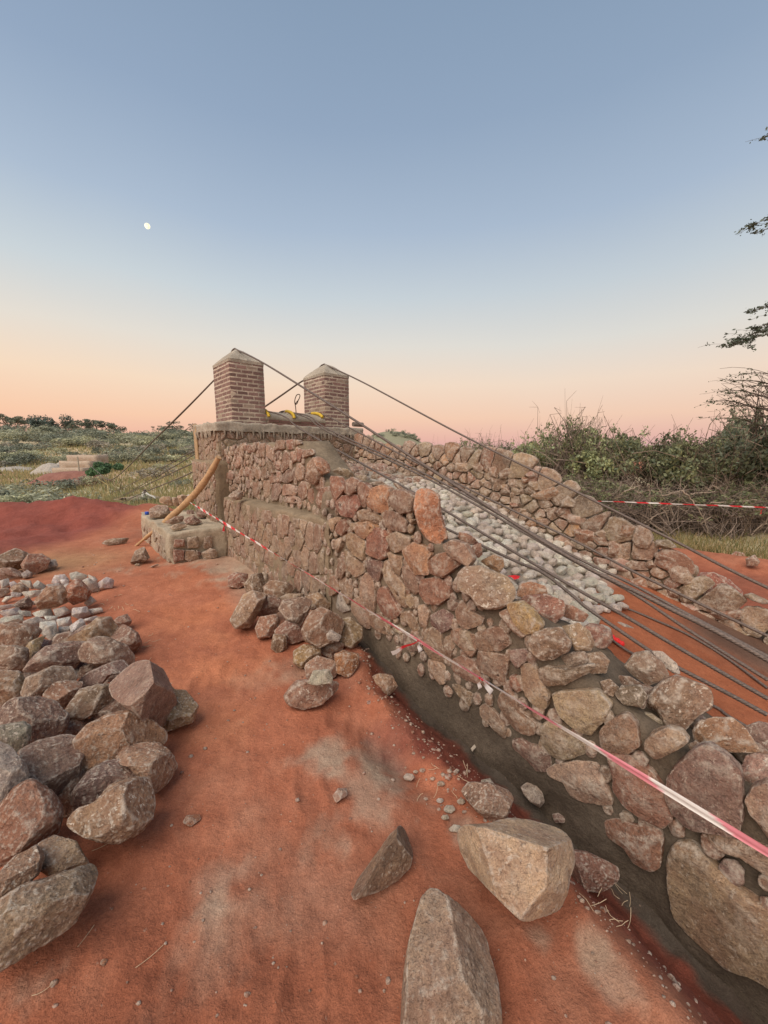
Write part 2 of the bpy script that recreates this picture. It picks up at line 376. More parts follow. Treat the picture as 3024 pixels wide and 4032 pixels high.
def build_ground():
    ang = np.concatenate([np.arange(-64, 64, .36), np.arange(64, 296, 4.0)]); ang = np.radians(ang)
    r = np.exp(np.linspace(math.log(.2), math.log(1500), 470))
    A, R = np.meshgrid(ang, r); X = np.sin(A) * R; Y = np.cos(A) * R; Z = terrain(X, Y)
    V = np.stack([X, Y, Z], -1).reshape(-1, 3); nr, na = X.shape
    i = np.arange(nr - 1)[:, None] * na; j = np.arange(na)[None, :]; j2 = (j + 1) % na
    Q = np.stack([i + j, i + j2, i + na + j2, i + na + j], -1).reshape(-1, 4)
    V = np.vstack([V, [[0, 0, tz(0, 0)]]]); c = len(V) - 1; T = np.stack([np.arange(na), np.full(na, c), (np.arange(na) + 1) % na], -1)
    X, Y = V[:, 0], V[:, 1]; s = X * .65 - Y * .76; w = X * .76 + Y * .65; pt = np.stack([X, Y, 0 * X], -1)
    red = np.array([.44, .165, .09]); deep = np.array([.30, .095, .05]); maroon = np.array([.235, .062, .046]); dust = np.array([.42, .33, .24])
    wet = np.array([.095, .076, .058]); grass = np.array([.52, .42, .26]); green = np.array([.34, .33, .2]); bright = np.array([.56, .215, .105]); pinkd = np.array([.42, .205, .125])
    n1 = fbm(pt * .9, 4, 31)[:, None]; n2 = fbm(pt * 3.5, 5, 32)[:, None]; n3 = fbm(pt * .05, 4, 33)[:, None]; n4 = fbm(pt * .35, 4, 34)[:, None]
    n5 = fbm(pt * 13, 4, 35)[:, None]
    def mx(c, t, m): return c * (1 - m) + t * m
    C = np.tile(red, (len(V), 1))
    C = mx(C, deep, np.clip(.35 + 1.1 * n1 + .5 * n2, 0, 1) * .7)
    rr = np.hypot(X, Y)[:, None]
    C = mx(C, np.array([.25, .088, .046]), .6 * (1 - sst(.9, 2.0, rr)))  # vignette put into the soil colour: darker towards the camera
    C = mx(C, pinkd, np.clip(n2 * 1.5 + .0 + n1 + .5 * n5, 0, 1) * .6)
    C = mx(C, np.array([.44, .27, .19]), np.exp(-((X - .05 - .1 * (Y - 1.8)) / .55) ** 2)[:, None] * sst(.6, 1.4, Y)[:, None] * (1 - sst(2.6, 3.6, Y))[:, None] * np.clip(.2 + n1 + n2, 0, 1) * .5)
    def spot(px, py, rad, st, col, nz=.9, asp=1.0):
        nonlocal C
        p = pz(px, py, 0); d = np.hypot(X - p[0], (Y - p[1]) * asp) * (1.0)
        t = np.linalg.norm(p - CAMP); R_ = rad / FPX * t * 1.0
        m = np.clip(1.1 - d / R_ + nz * (n2[:, 0] * 2.2 + n5[:, 0] * 1.2), 0, 1)[:, None] * st; C = mx(C, col, m)
    for a in [(760, 2420, 190, .7), (850, 2620, 200, .75), (900, 2800, 170, .5), (720, 2300, 120, .3)]: spot(*a, bright, .5)
    for a in [(1010, 2250, 120, .9), (1130, 2240, 70, .8), (920, 2170, 80, .8), (800, 2200, 80, .7), (640, 2240, 90, .6), (740, 2190, 70, .8), (560, 2150, 60, .6), (1265, 2960, 75, .75), (1490, 2960, 70, .7), (1560, 3040, 75, .7), (1660, 3110, 60, .6), (1430, 3110, 100, .5),
              (1290, 3260, 60, .4), (2330, 3740, 26, .6), (2400, 3860, 34, .5), (2130, 3690, 24, .5), (70, 3950, 60, .6), (820, 3470, 60, .35), (860, 3590, 50, .4), (1850, 3230, 60, .5), (1000, 2700, 70, .2), (850, 3700, 110, .2), (1210, 2610, 80, .4)]: spot(*a, dust)
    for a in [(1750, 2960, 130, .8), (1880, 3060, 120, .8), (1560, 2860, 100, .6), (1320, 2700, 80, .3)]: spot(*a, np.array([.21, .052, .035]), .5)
    C = mx(C, maroon, (sst(-5.3, -6.1, X + .5 * n1[:, 0]) * (Y > 3))[:, None] * .9)
    # path by the tower, yellowish dry earth
    C = mx(C, np.array([.38, .24, .12]), (np.exp(-(((X + 4.6) / .9) ** 2 + ((Y - 5.2) / .7) ** 2)) * .75)[:, None])
    # wet mortar in the trench
    we = np.interp(s, WE_S, WE_W); C = mx(C, np.array([.20, .058, .038]), (sst(we - .08, we + .06, w + .05 * n5[:, 0]) * (1 - sst(2.2, 2.3, w)) * sst(-2.6, -2.0, s) * (s < 3))[:, None] * .9)
    tr = sst(1.76, 1.83, w + .09 * n2[:, 0] + .06 * n5[:, 0]) * (1 - sst(2.2, 2.3, w)) * sst(-3.0, -2.4, s) * (s < 3)
    C = mx(C, wet, tr[:, None])
    C = mx(C, dust, (sst(1.2, 1.7, w + .5 * n1[:, 0]) * (1 - sst(2, 2.1, w)) * sst(-2.8, -3.6, s) * (s > -7.5))[:, None] * .75)
    # inside the walls
    ins = sst(2.15, 2.3, w) * (1 - sst(4.6, 4.8, w)) * (s > -6.6) * (s < 1.5)
    C = mx(C, np.array([.36, .12, .055]), (ins * sst(-1.5, -1.2, s))[:, None]); C = mx(C, np.array([.36, .32, .26]), (ins * (1 - sst(-1.5, -1.2, s)))[:, None])
    C = mx(C, wet * 1.1, (ins * sst(3.6, 4.0, w + .2 * n1[:, 0]) * sst(-.9, -.5, s))[:, None] * .8)
    # right side: verge of dry grass before the thicket
    rt = (w > 4.8) & (s > -9); C = mx(C, grass, (rt * sst(7.3, 7.9, w + .4 * n1[:, 0]))[:, None]); C = mx(C, green, (rt * sst(8.2, 9, w + .5 * n1[:, 0]))[:, None] * .6)
    C = mx(C, np.array([.26, .07, .04]), (rt * (1 - sst(6.4, 7.0, w)))[:, None] * .6)
    # beyond the bank
    dd = Y - (9.6 + np.maximum(0, X + 3) * 1.2); far = (sst(.2, 1.2, dd) * (Y > 0))[:, None]
    fc = mx(np.tile(grass, (len(V), 1)), np.array([.40, .37, .23]), np.clip(.4 + 2.2 * n3 + .9 * n4, 0, 1)); fc = mx(fc, np.array([.40, .24, .14]), np.clip(2.5 * n4 - .6, 0, 1) * .6)
    fc = mx(fc, np.array([.37, .36, .24]), sst(70, 120, dd)[:, None] * .6)  # haze painted into the far hill: greyer ground colour with distance
    fc = mx(fc, np.array([.24, .24, .16]), (np.exp(-(((X - 1.5) / 30) ** 2 + ((Y - 300) / 50) ** 2)) > .1)[:, None] * .8)
    C = mx(C, fc, far)
    # worn ground around the works on the other bank
    m = np.exp(-(((X + 44) / 14) ** 2 + ((Y - 52) / 9) ** 2))[:, None]; C = mx(C, np.array([.44, .26, .17]), np.clip(m * 1.4 + n4 * .6, 0, 1) * (m > .05) * .9)
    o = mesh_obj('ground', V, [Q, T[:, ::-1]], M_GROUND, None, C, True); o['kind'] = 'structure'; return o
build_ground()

# ------------------------------------------------------------------ stone palettes
BR = (.275, .175, .12); RD = (.31, .155, .105); OR = (.43, .24, .14); GY = (.38, .34, .29); WH = (.54, .49, .42); TN = (.39, .275, .19); DK = (.22, .15, .115); OL = (.30, .215, .145); PK = (.43, .27, .205); MV = (.23, .15, .125)
PALS = [BR, RD, TN, OL, PK, BR, MV, RD]
MORT_NEW = (.235, .185, .135); MORT_OLD = (.31, .245, .17); CEM = (.40, .36, .295)
def Z(ox, oy, sc, flat): a = np.array(flat, float).reshape(-1, 2) * sc; a[:, 0] += ox; a[:, 1] += oy; return a
def inpoly(p, poly):
    x, y = p; c = False; n = len(poly)
    for i in range(n):
        x1, y1 = poly[i]; x2, y2 = poly[i - 1]
        if (y1 > y) != (y2 > y) and x < (x2 - x1) * (y - y1) / (y2 - y1) + x1: c = not c
    return c
def grow(poly, k): c = poly.mean(0); return c + (poly - c) * k
def jit(c, seed, a=.14):
    r = np.random.RandomState(seed); return np.array(c) * (1 + a * r.uniform(-1, 1)) * (1 + .05 * r.uniform(-1, 1, 3))

def cells(seeds, gap, bd=None):
    """shrunk Voronoi cells of 2-D seeds"""
    out = []
    for i, p in enumerate(seeds):
        d = np.linalg.norm(seeds - p, axis=1); idx = np.argsort(d)[1:14]; R = d[idx[0]] * 1.7
        poly = [p + R * np.array([math.cos(a), math.sin(a)]) for a in np.linspace(0, 2 * np.pi, 12, endpoint=False)]
        for j in idx:
            q = seeds[j]; n = (q - p) / d[j]; lim = d[j] / 2 - gap / 2
            new = []
            for k in range(len(poly)):
                a, b = poly[k - 1], poly[k]; da, db = (a - p) @ n - lim, (b - p) @ n - lim
                if (da <= 0) != (db <= 0): new.append(a + (b - a) * da / (da - db))
                if db <= 0: new.append(b)
            poly = new
            if len(poly) < 3: break
        if bd is not None and len(poly) >= 3:
            for ax, sg, lim in ((0, -1, -bd[0]), (0, 1, bd[1]), (1, -1, -bd[2]), (1, 1, bd[3])):
                new = []
                for k in range(len(poly)):
                    a, b = poly[k - 1], poly[k]; da, db = sg * a[ax] - lim, sg * b[ax] - lim
                    if (da <= 0) != (db <= 0): new.append(a + (b - a) * da / (da - db))
                    if db <= 0: new.append(b)
                poly = new
                if len(poly) < 3: break
        out.append(np.array(poly) if len(poly) >= 3 else None)
    return out
def scatter(rng, x0, x1, y0, y1, dmin, n=6000, ok=None, asp=1.0):
    pts = []
    for _ in range(n):
        q = np.array([rng.uniform(x0, x1), rng.uniform(y0, y1)])
        if ok and not ok(q): continue
        if pts:
            A = np.array(pts) - q; A[:, 1] /= asp
            if (A ** 2).sum(1).min() < dmin ** 2: continue
        pts.append(q)
    return np.array(pts)

def face_stones(acc, seeds, gap, to3, n, T, pal, seed=0, lvl=2, keep=None, tint=None, asp=1.0, bd=None):
    sd = seeds.copy(); sd[:, 1] /= asp
    for i, c in enumerate(cells(sd, gap, None if bd is None else (bd[0], bd[1], bd[2] / asp, bd[3] / asp))):
        if c is None or len(c) < 3: continue
        if keep and not keep(seeds[i]): continue
        c = c.copy(); c[:, 1] *= asp
        V, F, sz, ct = solid(np.array([to3(q) for q in c]), n, T, lvl, .075, 4, seed + i, Tb=.04, box=.4, flat=.5)
        col = jit(pal[(seed + i * 7) % len(pal)], seed + i)
        if tint is not None: col = col * (1 - tint[1]) + np.array(tint[0]) * tint[1]
        acc.add(V, T=F, c=col)
def grid_quads(a, b, closed=False):
    i = np.arange(a - 1)[:, None] * b; j = np.arange(b if closed else b - 1)[None, :]; j2 = (j + 1) % b
    return np.stack([i + j, i + j2, i + b + j2, i + b + j], -1).reshape(-1, 4)
def loft(acc, sections, amp=.012, sc=6, seed=0, c=MORT_NEW, cvar=.1, closed=True):
    S = np.array(sections); a, b = S.shape[:2]; V = S.reshape(-1, 3)
    n = fbm(V * sc, 4, seed)[:, None]; n2 = fbm(V * sc + 31, 4, seed + 5)[:, None]; n3 = fbm(V * sc * .8 + 77, 3, seed + 9)[:, None]
    V = V + np.hstack([n, n2, n3]) * amp
    Q = grid_quads(a, b, closed); col = np.array(c) * (1 + cvar * fbm(V * 3, 3, seed + 2)[:, None])
    acc.add(V, Q=Q, c=col)
    if closed:
        for e, rev in ((0, 1), (a - 1, 0)):
            k = len(S[e]); cc = V[e * b:(e + 1) * b].mean(0); VV = np.vstack([V[e * b:(e + 1) * b], [cc]])
            T = np.stack([np.arange(k), (np.arange(k) + 1) % k, np.full(k, k)], -1); acc.add(VV, T=T[:, ::-1] if rev else T, c=c)
def ring_pts(poly, step):
    out = []; n = len(poly)
    for i in range(n):
        a, b = np.array(poly[i]), np.array(poly[(i + 1) % n]); k = max(1, int(np.linalg.norm(b - a) / step))
        out += [a + (b - a) * t / k for t in range(k)]
    return out
def box_loft(acc, s0, s1, w0, w1, z0, z1, step=.06, **kw):
    """block with its sides along the bridge axis; loft runs upward so that the top is closed by its own grid"""
    base = ring_pts([(s0, w0), (s1, w0), (s1, w1), (s0, w1)], step)
    zs = np.linspace(z0, z1, max(2, int((z1 - z0) / step) + 1)); secs = [[P(q[0], q[1], z) for q in base] for z in zs]
    cx, cy = (s0 + s1) / 2, (w0 + w1) / 2
    for k in np.linspace(.97, .02, 16): secs.append([P(cx + (q[0] - cx) * k, cy + (q[1] - cy) * k, z1) for q in base])
    secs = [list(reversed(r)) for r in secs] if False else secs
    loft(acc, secs, **kw)
def sweep(acc, pts, rad, k=8, c=(1, 1, 1), lobes=0, pitch=.12, cap=True):
    pts = np.array(pts, float); n = len(pts); tan = np.gradient(pts, axis=0); tan /= np.linalg.norm(tan, axis=1, keepdims=True) + 1e-9
    ref = np.array([0, 0, 1.]) if abs(tan[0][2]) < .9 else np.array([1., 0, 0])
    U = np.cross(tan, ref); U /= np.linalg.norm(U, axis=1, keepdims=True) + 1e-9; W = np.cross(U, tan)
    L = np.concatenate([[0], np.cumsum(np.linalg.norm(np.diff(pts, axis=0), axis=1))])
    th = np.linspace(0, 2 * np.pi, k, endpoint=False); rad = np.broadcast_to(rad, (n,))
    T_ = th[None, :] + 0 * L[:, None]; rr = rad[:, None] * np.ones_like(T_)
    if lobes: rr = rr * (1 - .34 * (1 - np.abs(np.cos((T_ * lobes) / 2 - lobes * np.pi * L[:, None] / pitch / 1.0)) ** .8))
    V = pts[:, None] + rr[..., None] * (np.cos(T_)[..., None] * U[:, None] + np.sin(T_)[..., None] * W[:, None])
    cc = c if np.ndim(c) == 1 else np.repeat(np.asarray(c), k, 0)
    acc.add(V.reshape(-1, 3), Q=grid_quads(n, k, True), c=cc)
    if cap:
        for e in (0, n - 1):
            VV = np.vstack([V[e], [pts[e]]]); T = np.stack([np.arange(k), (np.arange(k) + 1) % k, np.full(k, k)], -1); acc.add(VV, T=T if e else T[:, ::-1], c=c if np.ndim(c) == 1 else c[e])
def smooth_path(pts, m=12):
    pts = np.array(pts, float); n = len(pts); out = []
    for i in range(n - 1):
        p0, p1, p2, p3 = pts[max(i - 1, 0)], pts[i], pts[i + 1], pts[min(i + 2, n - 1)]
        for t in np.linspace(0, 1, m, endpoint=False): out.append(.5 * (2 * p1 + (p2 - p0) * t + (2 * p0 - 5 * p1 + 4 * p2 - p3) * t * t + (3 * p1 - p0 - 3 * p2 + p3) * t ** 3))
    out.append(pts[-1]); return np.array(out)
def resample(pts, step):
    L = np.concatenate([[0], np.cumsum(np.linalg.norm(np.diff(pts, axis=0), axis=1))]); s = np.arange(0, L[-1], step)
    return np.stack([np.interp(s, L, pts[:, i]) for i in range(3)], 1)
# ------------------------------------------------------------------ the near stone wall
A5 = (1300, 1700, .3617); A6 = (1300, 2200, .3617); A7 = (1800, 2200, .3617); A9 = (1800, 2700, .3617); A10 = (2400, 2800, .3761); A4 = (800, 1700, .3617); A12 = (1800, 1800, .3617); A8 = (2400, 2300, .3761); AR = (2400, 1900, .3761)
UP_ST = [[210,200,250,190,260,260,230,290,205,250],[255,250,295,280,290,350,262,330],[300,160,330,165,325,260,300,250],[335,150,360,140,350,220,338,215],[370,160,400,150,400,240,375,235],[375,275,420,265,415,360,385,400,360,340],[420,130,455,125,450,280,425,270],[485,140,550,150,560,215,510,235,480,195],[460,240,515,260,480,330,455,320],[575,120,610,115,590,200,570,180],[630,130,680,125,675,280,625,275,605,230],[690,140,740,160,785,240,775,330,700,260],[785,100,890,90,890,185,795,205],[915,95,980,85,990,190,925,195],[995,95,1040,90,1060,130,1010,160],[800,215,850,205,840,300,800,290],[890,205,945,240,955,370,860,455,865,350],[950,225,1010,210,1030,310,975,345],[690,290,790,360,800,440,740,455,700,380],[800,320,840,370,835,420,805,400],[1020,350,1080,345,1100,510,1050,530,1015,510],[920,420,1000,390,1000,500,930,560,870,540,880,470],[655,380,700,390,695,520,640,470],[810,425,845,440,850,545,820,555],[540,350,600,400,625,520,560,490],[470,380,530,400,530,480,470,490],[660,535,720,530,735,690,695,725,665,690],[770,570,830,560,860,620,820,740,760,750,745,680],[545,555,610,545,620,660,600,720,555,690],[870,575,950,570,1010,600,1010,690,870,690],[1075,540,1145,550,1140,700,1100,740,1040,690,1045,600],[1160,620,1240,610,1250,770,1190,785,1150,720],[415,400,450,390,440,480,415,470],[470,520,530,540,520,620,465,610],[730,480,790,480,800,550,740,560],[290,420,340,440,330,520,280,510],[350,460,400,470,400,560,355,560],[230,440,270,450,270,560,235,550],[300,590,360,560,400,620,320,640],[560,250,600,290,620,350,560,320],[510,260,550,300,545,360,505,330],[880,710,1000,700,1110,760,1000,780,900,770],[1120,200,1180,190,1200,240,1130,280,1060,300],[1040,180,1100,200,1060,330,1035,290]]
UP_BIG = [([1190,270,1250,300,1290,420,1280,520,1230,590,1120,520,1120,420,1170,300], BR), ([1230,260,1310,330,1350,440,1300,470,1262,400], OR), ([1265,600,1380,600,1420,700,1420,860,1300,850,1250,760], RD)]
W5 = [([20,500,90,500,160,620,60,755,30,700,10,600],RD),([180,540,240,505,310,540,290,640,230,690,160,640],BR),([320,565,370,570,440,630,400,800,370,800,320,700],RD),([420,700,470,630,560,595,640,620,630,860,560,865,430,800],OR),([650,670,720,640,830,660,910,720,880,860,780,875,650,780],DK),([75,790,150,710,280,700,315,800,250,920,150,900],RD),([320,880,380,850,550,920,560,990,450,1000,320,950],BR),([620,870,700,880,820,960,830,1080,700,1060,590,1010],BR),([0,960,70,935,120,945,60,1010,40,1090],TN),([90,980,190,950,210,1040,150,1125,80,1080],RD),([230,1000,300,990,290,1060,250,1085],TN),([300,990,450,980,530,1040,470,1080,390,1155,300,1090],OR),([440,1120,510,1065,600,1080,640,1160,620,1340,560,1370,430,1310],RD),([640,1150,740,1090,870,1165,860,1240,740,1300,640,1280],TN),([190,1130,250,1115,380,1200,370,1380,280,1330,190,1230],TN),([60,1190,130,1150,120,1250,80,1310,50,1240],TN),([140,1300,220,1320,370,1450,370,1520,290,1570,220,1490],TN),([100,1390,150,1400,190,1480,130,1590,100,1560],BR),([640,1320,780,1370,780,1460,750,1560,700,1470],TN),([410,1420,450,1390,570,1420,570,1500,510,1640,440,1520],MV),([820,1300,920,1220,1040,1270,1090,1340,1060,1390,1070,1530,930,1530,830,1350],OR),([1085,1420,1180,1340,1290,1320,1390,1430,1240,1570,1100,1520],RD),([1250,1240,1340,1190,1450,1230,1540,1370,1500,1450,1360,1370,1280,1300],TN),([870,950,910,960,890,1010],TN),([880,1130,930,1140,920,1190],TN)]
W6 = [([0,220,50,190,90,260,110,330,40,390,0,380],BR),([110,240,160,205,240,300,250,420,210,480,150,370],BR),([80,420,120,370,180,450,215,550,140,570,70,500],GY),([360,230,410,170,470,250,500,400,480,560,420,530,350,390],TN),([260,470,310,430,400,500,440,600,430,740,380,720,260,560],OL),([610,60,650,40,720,180,820,290,820,500,780,490,700,340,620,220],TN),([550,340,610,320,680,420,770,560,690,640,560,560,530,470],RD),([805,110,860,80,930,170,970,330,920,370,840,270],BR),([1010,240,1180,215,1290,290,1300,400,1190,490,1080,470,1010,370],RD),([1120,620,1230,560,1330,620,1320,740,1230,790,1130,720],MV),([1270,470,1340,440,1400,490,1360,560,1290,540],DK),([830,400,880,390,925,460,900,530,850,480],OL),([970,520,1040,510,1090,580,1050,750,1000,720,990,600],TN),([780,600,870,570,940,650,960,770,900,770,860,690,780,660],OL),([450,630,560,600,620,720,690,820,560,790,460,720],BR),([720,730,810,780,790,830,700,760],TN),([810,840,950,840,1000,870,990,990,880,990,820,910],MV),([1060,790,1140,760,1200,800,1250,1000,1250,1120,1120,1090,1050,960],OL),([1090,1110,1240,1150,1260,1330,1210,1350,1100,1210],TN),([1260,860,1310,840,1360,950,1320,1080,1270,1020],BR),([1320,800,1420,770,1590,850,1600,960,1550,1050,1450,960,1360,880],BR),([1350,1110,1450,1060,1560,1100,1640,1240,1640,1340,1480,1290,1350,1190],BR),([1320,1370,1420,1380,1540,1470,1520,1590,1440,1500],OL)]
W7 = [([10,580,60,470,160,560,280,640,260,700,130,750,40,700],TN),([20,790,120,790,210,890,210,970,160,1050,90,970,20,900],TN),([240,810,400,750,510,770,560,920,480,980,260,980],BR),([260,1020,380,1010,550,1080,520,1230,510,1370,440,1290,290,1210,250,1110],BR),([600,1000,740,990,790,1070,670,1175,610,1090],MV),([480,600,560,560,640,700,760,810,700,840,620,770],BR),([560,510,680,490,780,560,900,710,870,780,750,800,640,680,600,590],(.46,.32,.15)),([590,1280,650,1290,720,1410,650,1450,590,1380],RD),([710,1190,850,1155,920,1310,1000,1500,950,1600,880,1600,770,1460,730,1360],TN),([940,1190,1020,1160,1180,1200,1250,1240,1390,1200,1470,1120,1420,1240,1200,1340,1010,1360,950,1270],OL)]
W9 = [([500,100,560,60,650,130,680,230,860,400,830,490,770,500,640,450,550,330,480,200],BR),([1080,110,1180,80,1490,80,1640,220,1560,380,1450,500,1330,460,1150,300],TN),([270,240,330,210,440,310,530,450,520,550,440,500,370,400,280,320],OL),([950,450,1050,380,1250,520,1400,620,1370,720,1190,770,1050,730,960,600],OL),([640,600,720,590,800,640,880,660,1000,740,1000,920,940,900,860,890,790,800,650,680],MV),([1030,920,1120,870,1330,845,1500,860,1550,950,1600,1060,1659,1180,1659,1260,1540,1250,1380,1230,1260,1170,1200,1020,1080,1010],TN)]
W10 = [([0,120,120,60,170,60,260,160,300,340,190,400,0,380,-60,330,-70,200],BR),([400,310,460,240,600,195,720,230,800,320,700,390,560,450,500,470,400,380],TN),([20,480,130,440,340,580,440,650,520,780,640,950,620,1080,530,1160,370,1070,200,960,90,820,80,700],RD),([650,720,760,570,920,440,1010,410,1200,520,1330,650,1340,800,1350,1100,1290,1230,1000,1180,860,1160,720,1040,650,850],MV),([0,1170,120,1150,300,1210,480,1220,530,1350,510,1580,430,1620,270,1540,180,1400,20,1310],RD),([1450,940,1520,830,1659,780,1900,900,1900,1400,1740,1400,1600,1160,1500,1060],TN),([990,1290,1140,1270,1400,1370,1700,1450,1800,1640,1700,1700,1560,1620,1380,1500,1200,1440],OL)]
WX = [((1950, 2900, .6474), [1100,760,1140,700,1220,700,1330,810,1500,960,1700,1110,1800,1300,1760,1500,1560,1400,1400,1340,1240,1200,1130,1080,1095,900], (.36, .245, .165))]
traced = [(Z(*A5, q), c) for q, c in W5] + [(Z(*A6, q), c) for q, c in W6] + [(Z(*A7, q), c) for q, c in W7] + [(Z(*A9, q), c) for q, c in W9] + [(Z(*A10, q), c) for q, c in W10] + [(Z(*v, q), c) for v, q, c in WX]
TOP_PX = [(1305,1885),(1400,1895),(1520,1915),(1630,1945),(1720,2080),(1790,2170),(1900,2265),(2030,2350),(2100,2420),(2200,2560),(2330,2640),(2450,2740),(2580,2860),(2720,2950),(2850,3010),(3024,3100)]
INN_PX = [(1530,1900),(1640,1960),(1760,2120),(2030,2330),(2330,2440),(2500,2600),(2800,2760),(3024,2870)]
tp = np.array([pw(x, y, 1.9) for x, y in TOP_PX]); ts = tp @ DV; ip_ = np.array([pw(x, y, 2.3) for x, y in INN_PX]); is_ = ip_ @ DV
def top_o(s): return float(np.interp(s, [-3.1] + list(ts) + [1.5], [1.30] + list(tp[:, 2]) + [.02])) - .07
def top_i(s): return float(np.interp(s, list(is_) + [1.5], list(ip_[:, 2]) + [.1])) - .10
near_wall = empty('stone_wall', P(-2.5, 1.9, 0), 'long mortared stone wing wall with sloping top beside the red and white tape, nearest the camera', 'wall')
a = Acc()
secs = []
for s in np.arange(-3.15, 1.6, .035):
    zo, zi = top_o(s), top_i(s); o = []
    for z in np.linspace(-.8, zo - .04, 26): o.append(P(s, 1.885 + .02 * max(0, z), z))
    o.append(P(s, 1.94, zo)); 
    for t in np.linspace(.12, .9, 8): o.append(P(s, 1.94 + .44 * t, zo + (zi - zo) * t))
    for z in np.linspace(zi - .04, -.6, 14): o.append(P(s, 2.40, z))
    secs.append(o)
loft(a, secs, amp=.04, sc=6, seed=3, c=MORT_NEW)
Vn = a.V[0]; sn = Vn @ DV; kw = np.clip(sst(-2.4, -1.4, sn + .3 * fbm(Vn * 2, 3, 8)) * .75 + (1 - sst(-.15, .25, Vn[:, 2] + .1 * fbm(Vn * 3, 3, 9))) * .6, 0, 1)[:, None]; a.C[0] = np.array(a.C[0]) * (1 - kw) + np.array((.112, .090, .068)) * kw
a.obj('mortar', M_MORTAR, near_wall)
a = Acc()
n_cam = -NV + np.array([0, 0, .05])
for i, (q, c) in enumerate(traced):
    p3 = np.array([pw(x, y, 1.875) for x, y in grow(q, 1.17)]); sz = np.linalg.norm(p3 - p3.mean(0), axis=1).mean()
    V, F, _, _ = solid(p3, n_cam, .02 + .12 * sz, 3 if sz < .07 else 4, .055, 5, 100 + i, Tb=.06, box=.36, flat=.5)
    a.add(V, T=F, c=jit(c, i))
polys = [grow(q, 1.2) for q, c in traced]
def free_px(q):
    x, y = proj(P(q[0], 1.88, q[1])[None])
    return not any(inpoly((x[0], y[0]), pp) for pp in polys)
rng = np.random.RandomState(5)
def okf(q): return q[1] < top_o(q[0]) - .07 and q[1] > np.interp(q[0], [-3, -2, -1, 1.5], [.3, .05, -.1, -.25]) and free_px(q)
sd = scatter(rng, -3.05, 1.4, -.4, 1.3, .075, 4500, okf)
for i, q in enumerate(sd):
    r = rng.uniform(.025, .045); k = 7; th = np.linspace(0, 2 * np.pi, k, endpoint=False) + rng.rand()
    p3 = np.array([P(q[0] + r * math.cos(t) * rng.uniform(.7, 1.2), 1.88, q[1] + r * 1.3 * math.sin(t)) for t in th])
    V, F, _, _ = solid(p3, n_cam, .02, 2, .08, 2, 900 + i); a.add(V, T=F, c=jit(PALS[i % 8], i) * .7 + np.array(MORT_NEW) * .3)
a.obj('stone_facing', M_WALLSTONE, near_wall)
# upper course set back behind the ledge, and the older plastered foundation below it
UPT = [(860,1757),(945,1743),(1030,1736),(1180,1728),(1225,1790),(1262,1830),(1300,1880)]
up = np.array([pw(x, y, 2.06) for x, y in UPT]); us = up @ DV
a = Acc(); secs = []
for s in np.arange(-6.25, -2.75, .04):
    zt = float(np.interp(s, us, up[:, 2])) - .02
    wf = float(np.interp(s, [-6.3, -3.6, -2.8], [2.06, 2.05, 1.93]))
    o = [P(s, wf, z) for z in np.linspace(.6, zt - .03, 18)] + [P(s, wf + .05, zt), P(s, wf + .2, zt), P(s, wf + .38, zt)] + [P(s, wf + .42, z) for z in np.linspace(zt - .05, .6, 8)]
    secs.append(o)
loft(a, secs, amp=.025, sc=5, seed=8, c=np.array(MORT_OLD) * .72)
secs = []
for s in np.arange(-5.85, -2.95, .04):
    zt = .93 + .03 * (s + 5.8) / 2.8
    secs.append([P(s, 1.87, z) for z in np.linspace(-.3, zt - .02, 22)] + [P(s, 1.89, zt), P(s, 2.0, zt + .01), P(s, 2.15, zt + .02)] + [P(s, 2.2, z) for z in np.linspace(zt, -.3, 8)])
loft(a, secs, amp=.04, sc=6, seed=9, c=np.array(MORT_OLD) * .85)
a.obj('old_mortar', M_MORTAR, near_wall)
a = Acc()
for i, q in enumerate([Z(*A4, q) for q in UP_ST]):
    p3 = np.array([pw(x, y, 2.045) for x, y in grow(q, 1.08)]); V, F, _, _ = solid(p3, n_cam, .028, 3, .06, 3, 300 + i, Tb=.05, box=.55, flat=.6)
    a.add(V, T=F, c=jit([BR, RD, TN, MV, BR, PK][i % 6], i + 50) * .92)
for i, (q, c) in enumerate(UP_BIG):
    p3 = np.array([pw(x, y, 1.98) for x, y in Z(*A4, q)]); V, F, _, _ = solid(p3, n_cam, .07, 4, .06, 4, 350 + i, Tb=.08); a.add(V, T=F, c=jit(c, i))
rng = np.random.RandomState(6); pu = [grow(Z(*A4, q), 1.25) for q in UP_ST] + [grow(Z(*A4, q), 1.15) for q, c in UP_BIG]
def oku(q):
    if not (.98 < q[1] < float(np.interp(q[0], us, up[:, 2])) - .06): return False
    x, y = proj(P(q[0], 2.05, q[1])[None]); return not any(inpoly((x[0], y[0]), pp) for pp in pu)
for i, q in enumerate(scatter(rng, -6.1, -2.9, .95, 1.7, .085, 4000, oku)):
    r = rng.uniform(.032, .05); th = np.linspace(0, 2 * np.pi, 8, endpoint=False) + rng.rand(); wf = float(np.interp(q[0], [-6.3, -3.6, -2.8], [2.05, 2.04, 1.92]))
    p3 = np.array([P(q[0] + r * math.cos(t) * rng.uniform(.7, 1.2), wf, q[1] + r * 1.4 * math.sin(t)) for t in th]); V, F, _, _ = solid(p3, n_cam, .018, 2, .08, 3, 1500 + i, box=.5, flat=.6); a.add(V, T=F, c=jit(PALS[i % 8], i) * .8 + np.array(MORT_OLD) * .2)
a.obj('upper_facing', M_WALLSTONE, near_wall)
a = Acc(); rng = np.random.RandomState(11)
sd = scatter(rng, -5.82, -3.0, .0, .9, .125, 4000, None, 1.5)
